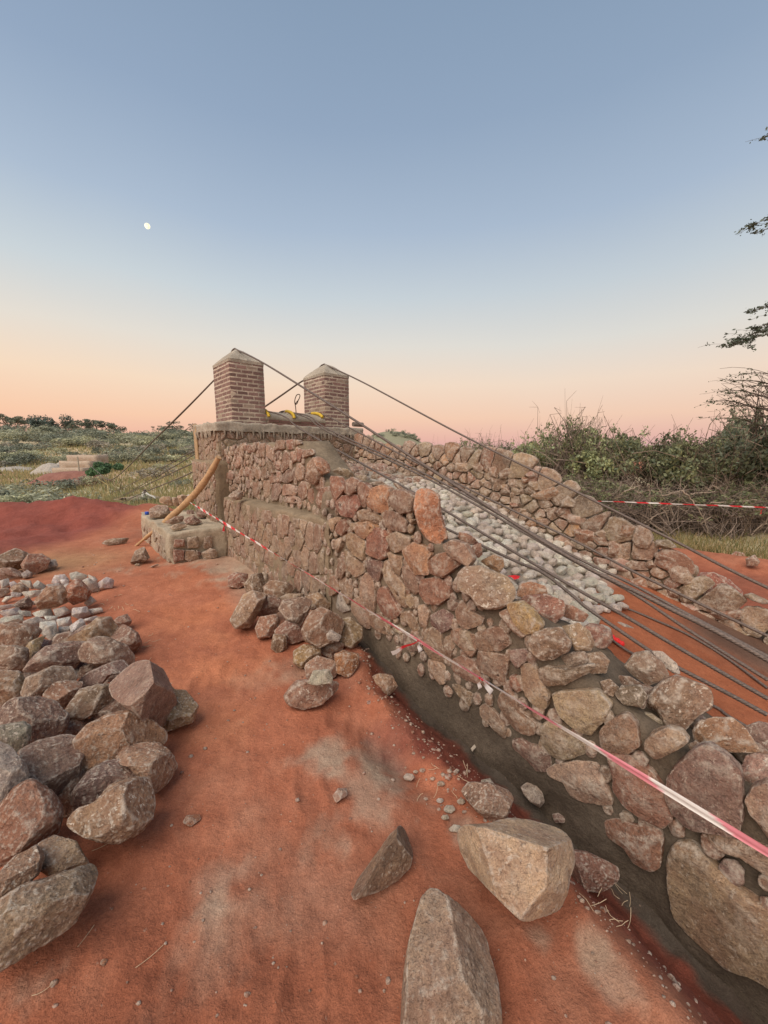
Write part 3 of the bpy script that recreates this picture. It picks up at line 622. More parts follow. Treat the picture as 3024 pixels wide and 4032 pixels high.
face_stones(a, sd, .012, lambda q: P(q[0], 1.868, q[1]), n_cam, .018, [RD, BR, MV, OL, TN, BR], 400, 3, None, (MORT_OLD, .42), 1.5, (-5.83, -3.05, -.1, .91))
a.obj('plastered_facing', M_WALLSTONE, near_wall)

def cap(view, flat, col, w, T=.6, lvl=4, label=None, parent=near_wall, name='cap_stone', seed=0, rough=.06):
    q = Z(*view, flat); p3 = np.array([pw(x, y, w) for x, y in q]); r = ray(*q.mean(0)); r = -r / np.linalg.norm(r)
    c0 = p3.mean(0); t0 = (c0 - CAMP) @ (-r)
    p3 = np.array([CAMP + ray(x, y) * (t0 / (ray(x, y) @ (-r))) for x, y in q])       # outline squared to the line of sight at the stone's own distance
    p3 = grow(p3, 1.06); e = np.ptp(p3 @ np.cross(r, [0, 0, 1.])); e2 = np.ptp(p3[:, 2]); sz = min(e, e2) / 2
    V, F, _, c = solid(p3, r, sz * T, lvl, rough, 5, seed or int(abs(q.sum())) % 9999)
    ac = Acc(); ac.add(V, T=F, c=jit(col, int(q.sum()) % 999, .06)); o = ac.obj(name, M_ROCK, parent, True, None if parent else c)
    if label: o['label'] = label
    return o
cap(A5, [950,640,1060,630,1190,700,1210,900,1250,1050,1290,1170,1240,1150,1190,1230,1080,1180,970,1050,920,850,930,700], (.50,.235,.13), 1.91, .5, label='tall orange stone standing on end on top of the wall', name='standing_stone')
CAPS = [(A7,[1380,1040,1560,1010,1659,1110,1620,1240,1450,1250],OL,2.02,None),(A7,[1130,1060,1250,1020,1390,1010,1430,1110,1330,1190,1180,1180],(.24,.19,.14),1.96,None),(A8,[130,1060,330,1060,400,1180,330,1290,150,1260,60,1150],(.25,.19,.14),1.95,None),(A7,[1560,1340,1659,1310,1760,1400,1700,1500,1600,1480],OL,1.95,None),(A10,[820,350,900,310,1010,380,960,440,860,430],OL,1.95,None),
 (A7,[10,180,90,90,270,90,420,160,540,200,620,330,620,430,540,500,440,540,330,550,220,500,140,400,20,350],TN,1.86,'biggest lumpy tan boulder bedded in the sloping wall top'),
 (A7,[780,880,850,790,1000,760,1130,750,1250,920,1200,1010,1060,1080,940,1110,850,1070,780,980],BR,1.88,'drum shaped brown stone end-on'),
 (A7,[1120,750,1320,700,1440,800,1490,930,1450,990,1280,1000,1240,900,1180,820],(.36,.24,.15),2.02,None),
 (A7,[650,480,740,410,960,390,1150,460,1170,520,1150,620,1060,700,960,730,860,690,780,560],RD,2.16,None),
 (A7,[1140,500,1250,510,1430,610,1370,690,1260,670,1150,620],RD,2.3,None),
 (A7,[690,270,800,250,960,300,980,390,700,420,650,400],OR,2.32,None),
 (A12,[260,1130,400,1060,500,1110,510,1190,460,1260,300,1170],OR,2.2,None),
 (A12,[0,850,90,840,240,930,210,960,60,940],RD,2.2,None),(A12,[160,1000,220,950,270,990,250,1090,190,1090],OR,2.1,None),(A12,[0,960,80,970,160,1090,110,1170,0,1080],RD,2.08,None),
 (A8,[160,860,260,730,400,700,560,830,620,960,540,1010,400,1060,260,960],OL,2.2,None),
 (A8,[400,1150,560,1010,700,950,880,1020,1020,1080,1070,1180,1060,1290,900,1400,760,1540,600,1480,480,1300,400,1250],BR,2.1,'large brown boulder on the wall top beside the red soil'),
 (A8,[440,700,560,710,700,830,740,940,660,930,560,850],WH,2.35,'pale flat stone leaning behind brown cap stones'),
 (A8,[90,960,220,970,330,1040,400,1180,360,1300,250,1270,150,1080],DK,2.0,None),
 (A10,[170,50,300,-5,450,30,560,110,580,180,420,200,300,220,240,120],(.42,.36,.24),2.02,None),
 (A10,[880,200,940,110,1100,70,1280,70,1420,180,1560,400,1560,430,1330,430,1100,400,900,310],(.32,.2,.115),2.05,None),
 (A10,[1430,160,1560,110,1700,140,1750,450,1560,420,1480,260],MV,2.3,None),
 (A10,[1370,600,1440,470,1530,440,1700,480,1750,700,1659,760,1500,770,1380,690],PK,2.02,None),
 (A5,[30,420,100,390,200,410,260,470,260,500,60,500],OL,2.25,None),(A5,[260,500,340,470,400,480,390,540,320,560],TN,2.2,None),(A5,[400,560,520,540,560,540,640,600,440,600],OL,2.2,None),(A5,[680,560,720,560,850,650,880,690,760,650],BR,2.3,None),
 (A5,[1400,1090,1500,1110,1620,1200,1500,1230,1420,1180],RD,2.1,None),(A5,[1550,1240,1640,1210,1659,1340,1610,1375,1540,1300],RD,2.0,None)]
for v, f, c, w, lb in CAPS: cap(v, f, c, w, label=lb)
rng = np.random.RandomState(77)
for i in range(16):          # the rest of the rubble bedded along the ridge and its inner edge
    s = rng.uniform(-2.6, 1.3); w = rng.uniform(2.1, 2.42); z = top_i(s) + .01 if w > 2.2 else (top_i(s) + top_o(s)) / 2; r = rng.uniform(.05, .1)
    if s > -.1: z = top_o(s) + .03
    th = np.linspace(0, 2 * np.pi, 9, endpoint=False); p3 = np.array([P(s + r * rng.uniform(.8, 1.2) * math.cos(t), w, z + r * .7 * math.sin(t)) for t in th])
    ac = Acc(); V, F, _, c = solid(p3, -NV, r * .8, 3, .07, 4, 5000 + i); ac.add(V, T=F, c=jit(PALS[i % 8], i)); ac.obj('cap_stone', M_ROCK, near_wall)
# rock left lying on the ledge, and dark rubble heaped against the tower inside the wall
# ------------------------------------------------------------------ the far stone wall
FT = [(1416,1745),(1560,1768),(1730,1775),(1930,1812),(2060,1850),(2160,1890),(2240,1950),(2300,2010),(2380,2070),(2440,2110),(2560,2150),(2640,2190),(2740,2300),(2850,2390),(3024,2480)]
fp = np.array([pw(x, y, 4.55) for x, y in FT]); fs = fp @ DV
def ftop(s): return float(np.interp(s, list(fs) + [1.0], list(fp[:, 2]) + [-.1]))
far_wall = empty('stone_wall', P(-2.5, 4.6, 0), 'rubble stone wing wall on the far side of the pale gravel, with the thicket behind it', 'wall')
a = Acc(); secs = []
for s in np.arange(-6.2, 1.2, .06):
    zt = ftop(s) - .08; secs.append([P(s, 4.5, z) for z in np.linspace(-.7, zt - .05, 18)] + [P(s, 4.55, zt), P(s, 4.7, zt), P(s, 4.9, zt)] + [P(s, 4.95, z) for z in np.linspace(zt - .05, -.7, 10)])
loft(a, secs, amp=.03, sc=5, seed=14, c=np.array(MORT_OLD) * .62); a.obj('mortar', M_MORTAR, far_wall)
F12 = [[0,60,130,60,160,100,130,160,0,155],[180,80,250,50,300,120,270,165,190,150],[310,120,360,110,360,170,310,170],[370,110,440,100,460,220,360,210],[470,170,550,120,640,130,690,220,570,220,540,265,480,240],[720,180,800,150,870,180,900,260,810,230],[710,210,800,200,820,240,750,300,710,290],[565,240,620,225,695,260,690,330,600,340,570,300],[760,310,810,260,910,270,960,330,880,365,770,350],[920,280,1010,320,960,350],[790,420,1060,320,1130,360,1130,400,1010,470,900,460],[1080,480,1190,380,1310,490,1300,550,1120,540],[1050,580,1120,540,1210,570,1180,620,1120,655],[1190,660,1230,615,1370,640,1430,690,1400,750,1260,740],[1280,780,1500,790,1520,900,1430,950,1310,920],[1500,820,1600,780,1659,830,1659,900,1600,910],[250,270,300,225,345,270,300,330,255,310],[355,240,400,220,455,240,400,310],[490,300,540,290,555,370,495,375],[590,390,640,360,640,430,590,440],[690,330,730,340,740,410,700,430],[1130,940,1210,900,1330,980,1300,1010,1160,980],[560,490,660,480,680,540,600,550],[700,560,760,560,780,620,710,620],[860,620,960,640,950,700,870,680],[930,550,1020,540,1040,590,960,600]]
FR = [[80,440,200,440,290,460,250,590,90,540],[290,450,400,460,460,590,420,690,300,680,250,600],[0,600,100,600,150,670,130,770,30,790,0,780],[30,790,150,790,270,870,250,930,100,920,0,860],[470,730,540,720,660,740,760,850,640,820,490,800],[370,850,440,800,500,880,420,900],[610,900,700,870,800,870,900,1030,820,1070,660,1020],[860,1060,960,1040,1000,1090,950,1160,850,1120],[130,1020,280,1000,370,990,450,1110,400,1130,220,1060],[480,1180,560,1180,600,1260,540,1250],[570,1130,680,1090,760,1150,720,1230,620,1200],[650,1260,800,1250,950,1310,940,1400,880,1410,700,1310],[990,1350,1150,1330,1400,1330,1410,1430,1250,1420,1060,1440],[1390,1180,1480,1160,1659,1240,1659,1280,1500,1230],[1230,1560,1350,1510,1470,1530,1490,1590,1240,1595],[480,600,620,600,700,680,600,700,490,670]]
ft = [Z(*A12, q) for q in F12] + [Z(*AR, q) for q in FR]
pal2 = [TN, PK, OR, TN, BR, OL, RD, TN]
a = Acc()
for i, q in enumerate(ft):
    p3 = np.array([pw(x, y, 4.49) for x, y in grow(q, 1.04)]); sz = np.linalg.norm(p3 - p3.mean(0), axis=1).mean()
    V, F, _, _ = solid(p3, n_cam, .03 + .55 * sz, 3, .06, 4, 600 + i); a.add(V, T=F, c=jit(pal2[i * 5 % 8], i))
polys2 = [grow(q, 1.15) for q in ft]
def okf2(q):
    if q[1] > ftop(q[0]) - .02 or q[1] < np.interp(q[0], IN_S, IN_Z) - .25: return False
    x, y = proj(P(q[0], 4.49, q[1])[None]); return not any(inpoly((x[0], y[0]), pp) for pp in polys2)
rng = np.random.RandomState(21); sd = scatter(rng, -6.1, .9, -.5, 1.8, .12, 9000, okf2, .8)
face_stones(a, sd, .018, lambda q: P(q[0], 4.49, q[1]), n_cam, .05, pal2, 700, 3, None, (MORT_OLD, .15), .8, (-6.1, .9, -.7, 2))
a.obj('stone_facing', M_WALLSTONE, far_wall)
for i, s in enumerate(np.arange(-6.0, 1.0, .155)):
    r = rng.uniform(.055, .10); s += rng.uniform(-.05, .05); z = ftop(s) - .05; w = rng.uniform(4.55, 4.75); th = np.linspace(0, 2 * np.pi, 9, endpoint=False)
    p3 = np.array([P(s + r * rng.uniform(.8, 1.3) * math.cos(t), w, z + r * rng.uniform(.7, 1.0) * math.sin(t)) for t in th])
    ac = Acc(); V, F, _, c = solid(p3, -NV, r * 1.1, 3, .07, 4, 5200 + i); ac.add(V, T=F, c=jit(pal2[i * 3 % 8], i)); ac.obj('cap_stone', M_ROCK, far_wall)

# ------------------------------------------------------------------ the tower
tower = empty('bridge_tower', P(-6.85, 3.3, 0), 'footbridge tower of mortared stone with a cement cap carrying two square brick pillars', 'tower')
a = Acc()
box_loft(a, -7.3, -6.2, 1.97, 4.70, .9, 1.95, step=.06, amp=.03, sc=5, seed=40, c=np.array(MORT_OLD) * .9)
box_loft(a, -7.36, -6.14, 1.86, 4.80, -.6, 1.45, step=.07, amp=.03, sc=5, seed=41, c=np.array(MORT_OLD) * .9)
a.obj('stone_body', M_MORTAR, tower)
a = Acc(); rng = np.random.RandomState(33)
TT = (MORT_OLD, .5)
sd = scatter(rng, -7.3, -6.2, 1.47, 1.9, .12, 900); face_stones(a, sd, .02, lambda q: P(q[0], 1.965, q[1]), n_cam, .016, PALS, 800, 3, None, TT, 1.0, (-7.29, -6.2, 1.45, 1.9))
sd = scatter(rng, -7.34, -6.15, 0, 1.42, .13, 1500); face_stones(a, sd, .02, lambda q: P(q[0], 1.855, q[1]), n_cam, .016, PALS, 850, 3, None, TT, 1.0, (-7.34, -6.15, -.1, 1.42))
sd = scatter(rng, 2.0, 4.68, .95, 1.88, .13, 2500); face_stones(a, sd, .02, lambda q: P(-6.195, q[0], q[1]), DV, .018, PALS, 900, 3, None, TT, 1.0, (2.0, 4.68, .9, 1.9))
a.obj('stone_facing', M_WALLSTONE, tower)
a = Acc(); box_loft(a, -7.36, -6.16, 1.93, 4.74, 1.91, 2.04, step=.03, amp=.034, sc=8, seed=44, c=CEM)
for i in range(70):                                    # mortar runs below the cap
    f = i % 3 == 0; q = rng.uniform(1.97, 4.7) if not f else rng.uniform(-7.3, -6.2); L = rng.uniform(.03, .13)
    p0 = P(-6.165, q, 1.92) if not f else P(q, 1.935, 1.92)
    sweep(a, [p0, p0 - [0, 0, L * .5], p0 - [0, 0, L]], np.array([.022, .013, .006]), 6, CEM)
a.obj('cement_cap', M_MORTAR, tower)
def pillar(w0, w1, s0=-7.24, s1=-6.45, z0=2.03, z1=3.05):
    root = Acc(); g = .0015
    box_loft(root, s0 + g, s1 - g, w0 + g, w1 - g, z0, z1, step=.1, amp=.002, sc=12, seed=50, c=(.50, .43, .35))
    o = root.obj('pillar', M_MORTAR, tower)
    b = Acc(); nc = 15; h = (z1 - z0) / nc; rg = np.random.RandomState(int(w0 * 10)); jn = .017
    def brick(sa, sb, wa, wb, za, zb):
        c = np.array([[sa, wa], [sb, wa], [sb, wb], [sa, wb]]); v = []; 
        for z, in_ in ((za, .003), (za + .006, 0), (zb - .006, 0), (zb, .003)):
            m = c.mean(0)
            for q in c: v.append(P(*(q + np.sign(m - q) * in_), z + rg.uniform(-.0015, .0015)))
        v = np.array(v) + rg.uniform(-.0018, .0018, (16, 3)); Q = []
        for L in range(3):
            for k in range(4): Q.append([L * 4 + k, L * 4 + (k + 1) % 4, L * 4 + 4 + (k + 1) % 4, L * 4 + 4 + k])
        Q += [[3, 2, 1, 0], [12, 13, 14, 15]]
        t = rg.rand(); col = np.array([.20, .125, .105]) * (1 - t) + np.array([.27, .17, .14]) * t
        if rg.rand() < .12: col = np.array([.33, .25, .19])
        b.add(v, Q=Q, c=col * rg.uniform(.8, 1.15))
    for k in range(nc):
        za, zb = z0 + k * h + jn / 2, z0 + (k + 1) * h - jn / 2; D_ = .10; Lb = .205; od = k % 2
        for (u0, u1, fix, axis) in ((s0, s1, w0, 's'), (s0, s1, w1, 's'), (w0, w1, s0, 'w'), (w0, w1, s1, 'w')):
            full = od if axis == 's' else 1 - od
            a0, a1 = (u0, u1) if full else (u0 + D_ + jn, u1 - D_ - jn)
            n = max(1, int(round((a1 - a0) / Lb))); ed = np.linspace(a0, a1, n + 1)
            for m in range(n):
                x0 = ed[m] + (jn / 2 if m else 0); x1 = ed[m + 1] - (jn / 2 if m < n - 1 else 0)
                if axis == 's':
                    if fix == w0: brick(x0, x1, w0, w0 + D_, za, zb)
                    else: brick(x0, x1, w1 - D_, w1, za, zb)
                else:
                    if fix == s0: brick(s0, s0 + D_, x0, x1, za, zb)
                    else: brick(s1 - D_, s1, x0, x1, za, zb)
    bo = b.obj('brickwork', M_BRICK, o, smooth=False)
    c = Acc(); n = 25; g_ = np.linspace(-1, 1, n); U_, W_ = np.meshgrid(g_, g_, indexing='ij'); m = np.maximum(abs(U_), abs(W_))
    hz = z1 + .01 + .27 * np.clip(1 - m, 0, 1) ** .85; hz = np.where(abs(U_) < .99, hz, hz); ctr = ((s0 + s1) / 2, (w0 + w1) / 2)
    groove = np.exp(-(W_ / .16) ** 2) * .02 * (m < .9)
    V = np.array([[P(ctr[0] + U_[i, j] * (s1 - s0) / 2 * 1.01, ctr[1] + W_[i, j] * (w1 - w0) / 2 * 1.015, hz[i, j] - groove[i, j]) for j in range(n)] for i in range(n)]).reshape(-1, 3)
    V[:, 2] += fbm(V * 9, 3, 60) * .012; c.add(V, Q=grid_quads(n, n), c=CEM)
    rim = [(ctr[0] + u * (s1 - s0) / 2 * 1.01, ctr[1] + v * (w1 - w0) / 2 * 1.015) for u, v in ((-1, -1), (1, -1), (1, 1), (-1, 1))]
    rp = ring_pts(rim, .05); loft(c, [[P(q[0], q[1], z) for q in rp] for z in (z1 - .035, z1 + .012)], amp=.006, sc=9, seed=61, c=CEM, closed=False)
    Qs = grid_quads(2, len(rp), True)
    c.obj('cement_peak', M_MORTAR, o); return o
pillar(2.28, 2.85); pillar(4.04, 4.60)
a = Acc(); box_loft(a, -7.2, -6.47, 2.84, 4.05, 2.04, 2.15, step=.06, amp=.006, sc=9, seed=63, c=(.34, .27, .21)); 
secs = []
for w in np.linspace(2.84, 4.05, 30):
    secs.append([P(-6.85 + .40 * math.cos(t), w, 2.14 + .17 * max(0, math.sin(t)) ** .7 + .01 * math.sin(w * 9)) for t in np.linspace(0, math.pi, 22)] + [P(-7.2, w, 2.1), P(-6.5, w, 2.1)])
loft(a, secs, amp=.012, sc=7, seed=64, c=CEM); a.obj('saddle_hump', M_MORTAR, tower)
b = Acc(); rg = np.random.RandomState(3)
for k in range(2):
    x = 2.86 + .05 * k
    while x < 4.0:
        L = .19; z = 2.045 + k * .055
        for dz in (0,):
            c4 = [(-6.52, x), (-6.458, x), (-6.458, min(x + L, 4.04)), (-6.52, min(x + L, 4.04))]; v = np.array([P(q[0], q[1], zz) for zz in (z, z + .043) for q in c4])
            b.add(v, Q=[[0, 1, 5, 4], [1, 2, 6, 5], [2, 3, 7, 6], [3, 0, 4, 7], [3, 2, 1, 0], [4, 5, 6, 7]], c=np.array([.22, .12, .095]) * rg.uniform(.8, 1.2))
        x += L + .014
b.obj('brick_course', M_BRICK, tower, smooth=False)
for w in (2.9, 3.38, 3.98):
    a = Acc(); t = np.linspace(.35, 1.55, 18) if w > 3.9 else np.linspace(.12, 1.3, 18)
    sweep(a, [P(-6.85 + .42 * math.cos(q), w, 2.145 + .19 * max(0, math.sin(q)) ** .7) for q in t], .028, 10); a.obj('cable_sleeve', M_PIPE, tower)
a = Acc(); hk = [(1166,1625),(1164,1604),(1163,1590),(1175,1575),(1181,1560),(1178,1553),(1168,1556),(1161,1575),(1162,1592),(1170,1588),(1175,1574)]
sweep(a, smooth_path([pw(x, y, 3.42) for x, y in hk], 6), .008, 6); a.obj('rebar_hook', M_STEEL, tower)
a = Acc(); sweep(a, [P(-6.35, w, 2.13) + [0, 0, 0] for w in np.linspace(4.62, 4.86, 6)], .045, 12); a.obj('log_stub', simple('grey_wood', (.2, .16, .13), .9), tower)
a = Acc(); v = [P(-7.52, 1.90, z) for z in (0,)]
def plank(acc, s0, s1, w0, w1, z0, z1, c):
    rp = ring_pts([(s0, w0), (s1, w0), (s1, w1), (s0, w1)], .05); loft(acc, [[P(q[0], q[1], z) for q in rp] for z in np.linspace(z0, z1, 12)], amp=.004, sc=10, seed=70, c=c)
plank(a, -7.40, -7.25, 1.925, 1.955, 1.44, 2.06, (.46, .32, .18)); 
o = a.obj('formwork_board', M_WOOD, None, loc=P(-7.32, 1.94, 1.44)); tag(o, 'upright pale wooden formwork board fixed to the outer edge of the stone tower', 'board')

# cement platform at the foot of the tower
plat = empty('cement_platform', P(-6.8, 1.5, 0), 'low cement faced stone footing carrying loose rocks at the foot of the tower', 'platform')
a = Acc(); box_loft(a, -8.0, -5.78, 1.10, 1.86, -.3, .50, step=.04, amp=.055, sc=5, seed=80, c=(.43, .37, .28)); a.obj('cement_block', M_MORTAR, plat)
a = Acc(); PF = (500, 1900, .3014)
for i, (q, c) in enumerate([([620,740,750,740,760,830,610,850],RD),([600,870,750,880,745,1010,610,1050],RD),([780,720,930,700,940,850,790,860],TN),([1000,700,1110,700,1110,860,1000,870],OL),([760,880,890,880,960,1000,850,1060,750,1010],BR),([900,880,960,900,960,960,910,950],DK)]):
    p3 = np.array([CAMP + ray(x, y) * ((-5.765 - 0) / (ray(x, y) @ DV)) for x, y in Z(*PF, q)]); V, F, _, _ = solid(p3, DV, .035, 3, .06, 3, 40 + i); a.add(V, T=F, c=jit(c, i))
rng = np.random.RandomState(88); face_stones(a, scatter(rng, -7.95, -5.85, .02, .36, .17, 900), .03, lambda q: P(q[0], 1.095, q[1]), n_cam, .015, [OL, TN, RD, BR], 60, 3, None, ((.43, .37, .28), .65), 1.0, (-7.95, -5.85, 0, .38))
a.obj('stone_facing', M_WALLSTONE, plat)
# ------------------------------------------------------------------ loose rocks, one object each
V13 = (0, 2100, .3617); V14 = (0, 2600, .4822); Z1 = (0, 2900, .663); VC = (800, 2100, .663); VF = (1000, 2900, .663); VG = (500, 1900, .3014)
GL = 'brown rocks of the pile along the left edge'
def rock(view, flat, col, label, group=None, name='rock', extra=0.0, T=.62, lvl=None, mat=None, zbase=None, rough=.07, facets=6, lift=.42, cat='rock', planes=(), gr=None):
    gr = gr or (1.2 if group == GL else 1.12); q = grow(Z(*view, flat), gr); c = centroid(q); r = ray(*c); r = -r / np.linalg.norm(r)
    wpx = min(np.ptp(q[:, 0]), np.ptp(q[:, 1]))
    g = pground(c[0], c[1]) if zbase is None else pz(c[0], c[1], zbase)
    sz = wpx / FPX * (g - CAMP) @ np.array([0, math.cos(PITCH), -math.sin(PITCH)])
    zc = (g[2] if zbase is None else zbase) + lift * sz + extra
    ctr = pz(c[0], c[1], zc); t0 = (ctr - CAMP) @ (-r)
    p3 = np.array([CAMP + ray(x, y) * (t0 / (ray(x, y) @ (-r))) for x, y in q])
    if lvl is None: lvl = 5 if wpx > 170 else 4 if wpx > 60 else 3
    V, F, _, c3 = solid(p3, r, sz * .5 * T * 1.3, lvl, rough, facets, int(abs(q.sum())) % 9973, planes=planes)
    a = Acc(); a.add(V, T=F, c=jit(col, int(q.sum()) % 997, .08)); o = a.obj(name, mat or M_ROCK, None, True, c3)
    tag(o, label, cat, group); return o
GL = 'brown rocks of the pile along the left edge'; GC = 'rocks of the small heap between the path and the wall'; GF = 'loose rocks on the red soil in the foreground'
R = rock
R(Z1, [0,1000,150,910,350,850,500,800,520,860,470,990,400,1110,250,1210,120,1290,-80,1380,-200,1300,-150,1080], OL, 'long olive brown slab at the lower left edge, lowest rock of the left pile', GL, extra=.0)
R(Z1, [0,820,90,730,200,670,245,720,210,820,120,900,0,980,-60,960], OL, 'mottled tan oval rock lying on the long olive slab at lower left', GL, extra=.06)
R(Z1, [240,650,330,605,440,640,510,760,430,800,330,830,260,790], TN, 'round tan cobble at the upper tip of the long olive slab', GL, extra=.04)
R(V14, [-60,1290,120,1100,240,1020,400,1120,470,1260,440,1400,330,1500,200,1560,0,1650,-60,1640], RD, 'broad smooth reddish boulder above the tan cobble at the left edge', GL, extra=.04)
R(V14, [-40,700,80,740,180,850,220,950,210,1020,100,1150,130,1230,-40,1320,-80,1000], GY, 'grey boulder with a pale crusted top cut by the left edge of the photo', GL, extra=.2)
R(V14, [500,1080,600,950,700,840,740,860,740,930,660,1010,630,1090,640,1210,500,1260,450,1160], BR, 'narrow brown stone wedged upright beside the dark smooth boulder', GL)
R(V14, [640,660,750,550,900,480,1040,455,1200,520,1300,600,1290,690,1120,700,980,750,960,830,820,860,750,900,690,830], (.36,.21,.12), 'long boulder with an orange tinted top under the angular grey brown block', GL, extra=.05)
R(V14, [630,1060,740,920,860,850,960,840,1110,930,1090,980,950,1020,840,1110,790,1160,660,1200,640,1140], MV, 'ridged purplish brown stone behind the smooth tan boulder', GL, extra=.03)
R(V14, [590,1280,660,1220,800,1170,900,1060,1060,1000,1180,1000,1210,1160,1200,1270,1100,1380,960,1460,850,1450,700,1410,600,1350], (.30,.185,.115), 'smooth tan brown boulder at the right foot of the left pile above a straw', GL, extra=.04)
R(V14, [970,750,1100,700,1290,700,1380,790,1420,860,1340,990,1240,1070,1200,1050,1160,960,1060,860,980,810], (.31,.205,.125), 'brown boulder with a pale stripe, outermost of the pile towards the path', GL, extra=.02)
R(V14, [190,760,350,680,540,645,640,680,650,790,600,930,520,1040,420,1120,300,1060,240,1000,180,880], MV, 'dark purplish smooth boulder in the middle of the left pile', GL, extra=.06)
R(V14, [10,440,120,340,300,330,420,360,520,450,510,540,400,660,240,690,140,640,60,560], MV, 'rounded dark boulder behind the grey slate slab', GL, extra=.08)
R(V14, [-50,560,180,520,235,550,230,640,150,770,80,740,-50,720], (.27,.25,.2), 'grey green layered slate slab leaning on the rounded dark boulder', GL, extra=.2)
R(V14, [1340,160,1420,260,1500,270,1590,380,1550,490,1420,540,1300,570,1290,520,1340,420], (.36,.26,.15), 'flat tan stone poking out under the angular grey brown block', GL, extra=.0)
R(V14, [910,200,1080,60,1180,40,1320,100,1370,230,1440,420,1300,520,1250,520,1140,450,1060,380,950,290], (.32,.215,.155), 'big angular grey brown block with a pale top lying on the pile beside the path', GL, extra=.1, facets=2, T=.9, rough=.03, lvl=5, planes=((-.5, .6, .7, .52), (.55, -.5, .7, .52), (.9, .4, .4, .7)))
R(V14, [740,480,860,380,960,320,1110,440,900,480,800,500], DK, 'flat dark layered stone in the gap under the angular block', GL)
R(V14, [420,640,520,520,620,480,770,500,700,570,640,650,540,640], BR, 'brown stone sunk between the dark boulder and the orange topped one', GL)
R(V14, [560,390,660,250,800,220,910,210,920,290,820,410,720,450,620,490,530,430], (.25,.19,.12), 'olive wedge with a yellowish upper edge left of the angular block', GL, extra=.05)
R(V14, [370,280,430,200,540,180,655,190,640,250,560,380,520,395,440,350], (.3,.18,.11), 'small brown rock with a yellow chipped point', GL, extra=.08)
R(V14, [200,260,240,150,420,70,560,70,600,150,560,200,420,230,330,290,240,330], (.35,.26,.18), 'pale streaked elongated stone behind the yellow chipped rock', GL, extra=.1)
R(V14, [-60,100,150,110,200,200,180,300,60,380,-60,390], (.30,.20,.12), 'tan brown boulder at the left edge beside the pale streaked stone', GL, extra=.1)
R(V14, [660,170,740,100,900,30,980,10,1030,60,990,110,900,120,820,200,700,230], (.25,.19,.155), 'thin grey brown flagstone behind the angular block', GL, extra=.05)
R(V14, [640,130,660,60,740,30,850,40,700,120], DK, 'small dark flagstone under the domed brown boulder', GL)
R(V13, [290,1490,400,1350,520,1250,720,1200,900,1200,930,1220,870,1340,790,1460,640,1460,460,1480], (.25,.16,.12), 'low brown boulder sprinkled with white chips', GL, extra=.08)
R(V13, [880,1300,930,1220,1060,1150,1150,1145,1340,1230,1420,1330,1400,1440,1200,1420,1050,1410,910,1380], (.30,.2,.145), 'domed smooth brown boulder by the path, right of the white chipped one', GL, extra=.07)
R(V13, [640,1190,900,1070,1060,940,1180,935,1260,1060,1230,1170,1060,1150,930,1210], (.33,.225,.13), 'long tan ridge stone with a pale knob behind the domed boulder', GL, extra=.06)
R(V13, [1260,1060,1330,1000,1480,1090,1520,1190,1440,1320,1340,1240,1220,1160], BR, 'brown boulder at the far right corner of the left pile', GL)
R(V13, [1220,980,1290,920,1380,890,1420,960,1400,1000,1330,1010,1290,1060], (.33,.18,.12), 'reddish cobble leaning on the corner boulder', GL)
R(V13, [-60,1000,160,985,330,1000,430,1060,350,1160,260,1250,-60,1240], BR, 'flat brown boulder at the left edge below the grey broken stone', GL, extra=.1)
R(V13, [-60,1250,150,1240,290,1270,290,1400,270,1490,60,1510,-60,1490], (.28,.2,.13), 'plain brown boulder at the left edge left of the yellow stone', GL, extra=.1)
R(V13, [280,1260,330,1190,490,1120,460,1170,400,1330,330,1400,290,1350], (.40,.31,.16), 'pointed yellowish stone standing among brown boulders', GL, extra=.08)
R(V13, [400,1310,460,1160,560,1180,540,1250,450,1300], MV, 'dark stone right of the pointed yellowish one', GL)
R(V13, [400,740,440,680,520,600,650,590,740,650,740,730,600,790,450,820], (.31,.165,.10), 'red brown rock sitting among the grey broken stone', GL, extra=.05)
R(V13, [730,600,820,510,880,530,980,640,930,720,800,760,740,700], (.34,.14,.085), 'steep rusty red rock right of the red brown one in the grey stone', GL, extra=.05)
R(V13, [-40,260,20,240,160,180,280,230,260,370,120,390,40,380,-40,360], (.27,.19,.12), 'mossy brown rock farthest back at the left edge', GL, extra=.03)
R(V13, [250,340,320,240,440,240,530,290,500,370,360,450,290,420], RD, 'red rock next to the mossy rock at the back of the pile', GL)
R(V13, [500,310,600,290,620,350,590,390,500,410], GY, 'small grey rock tucked against the red rock at the back', GL)
R(V13, [-40,390,120,380,230,430,220,480,60,440,-40,440], PK, 'pinkish flat stone at the left edge in front of the mossy rock', GL, extra=.04)
R(V13, [240,440,300,405,350,440,340,480,260,485], GY, 'pale round cobble right of the pinkish flat stone', GL)
R(V13, [-40,455,80,440,180,460,170,490,60,500,-40,510], PK, 'lower pinkish stone touching the pale grey stones at the left edge', GL)
R(V13, [120,600,220,540,300,600,300,650,180,670], BR, 'small brown wedge inside the grey broken stone', GL)
R(V13, [150,780,300,690,350,760,330,810,220,830], DK, 'dark brown rock at the left end of the grey broken stone', GL)
R(V13, [-40,610,80,600,100,640,0,700,-40,690], TN, 'cream brown stone at the left edge inside the grey broken stone', GL)
rngf = np.random.RandomState(70)
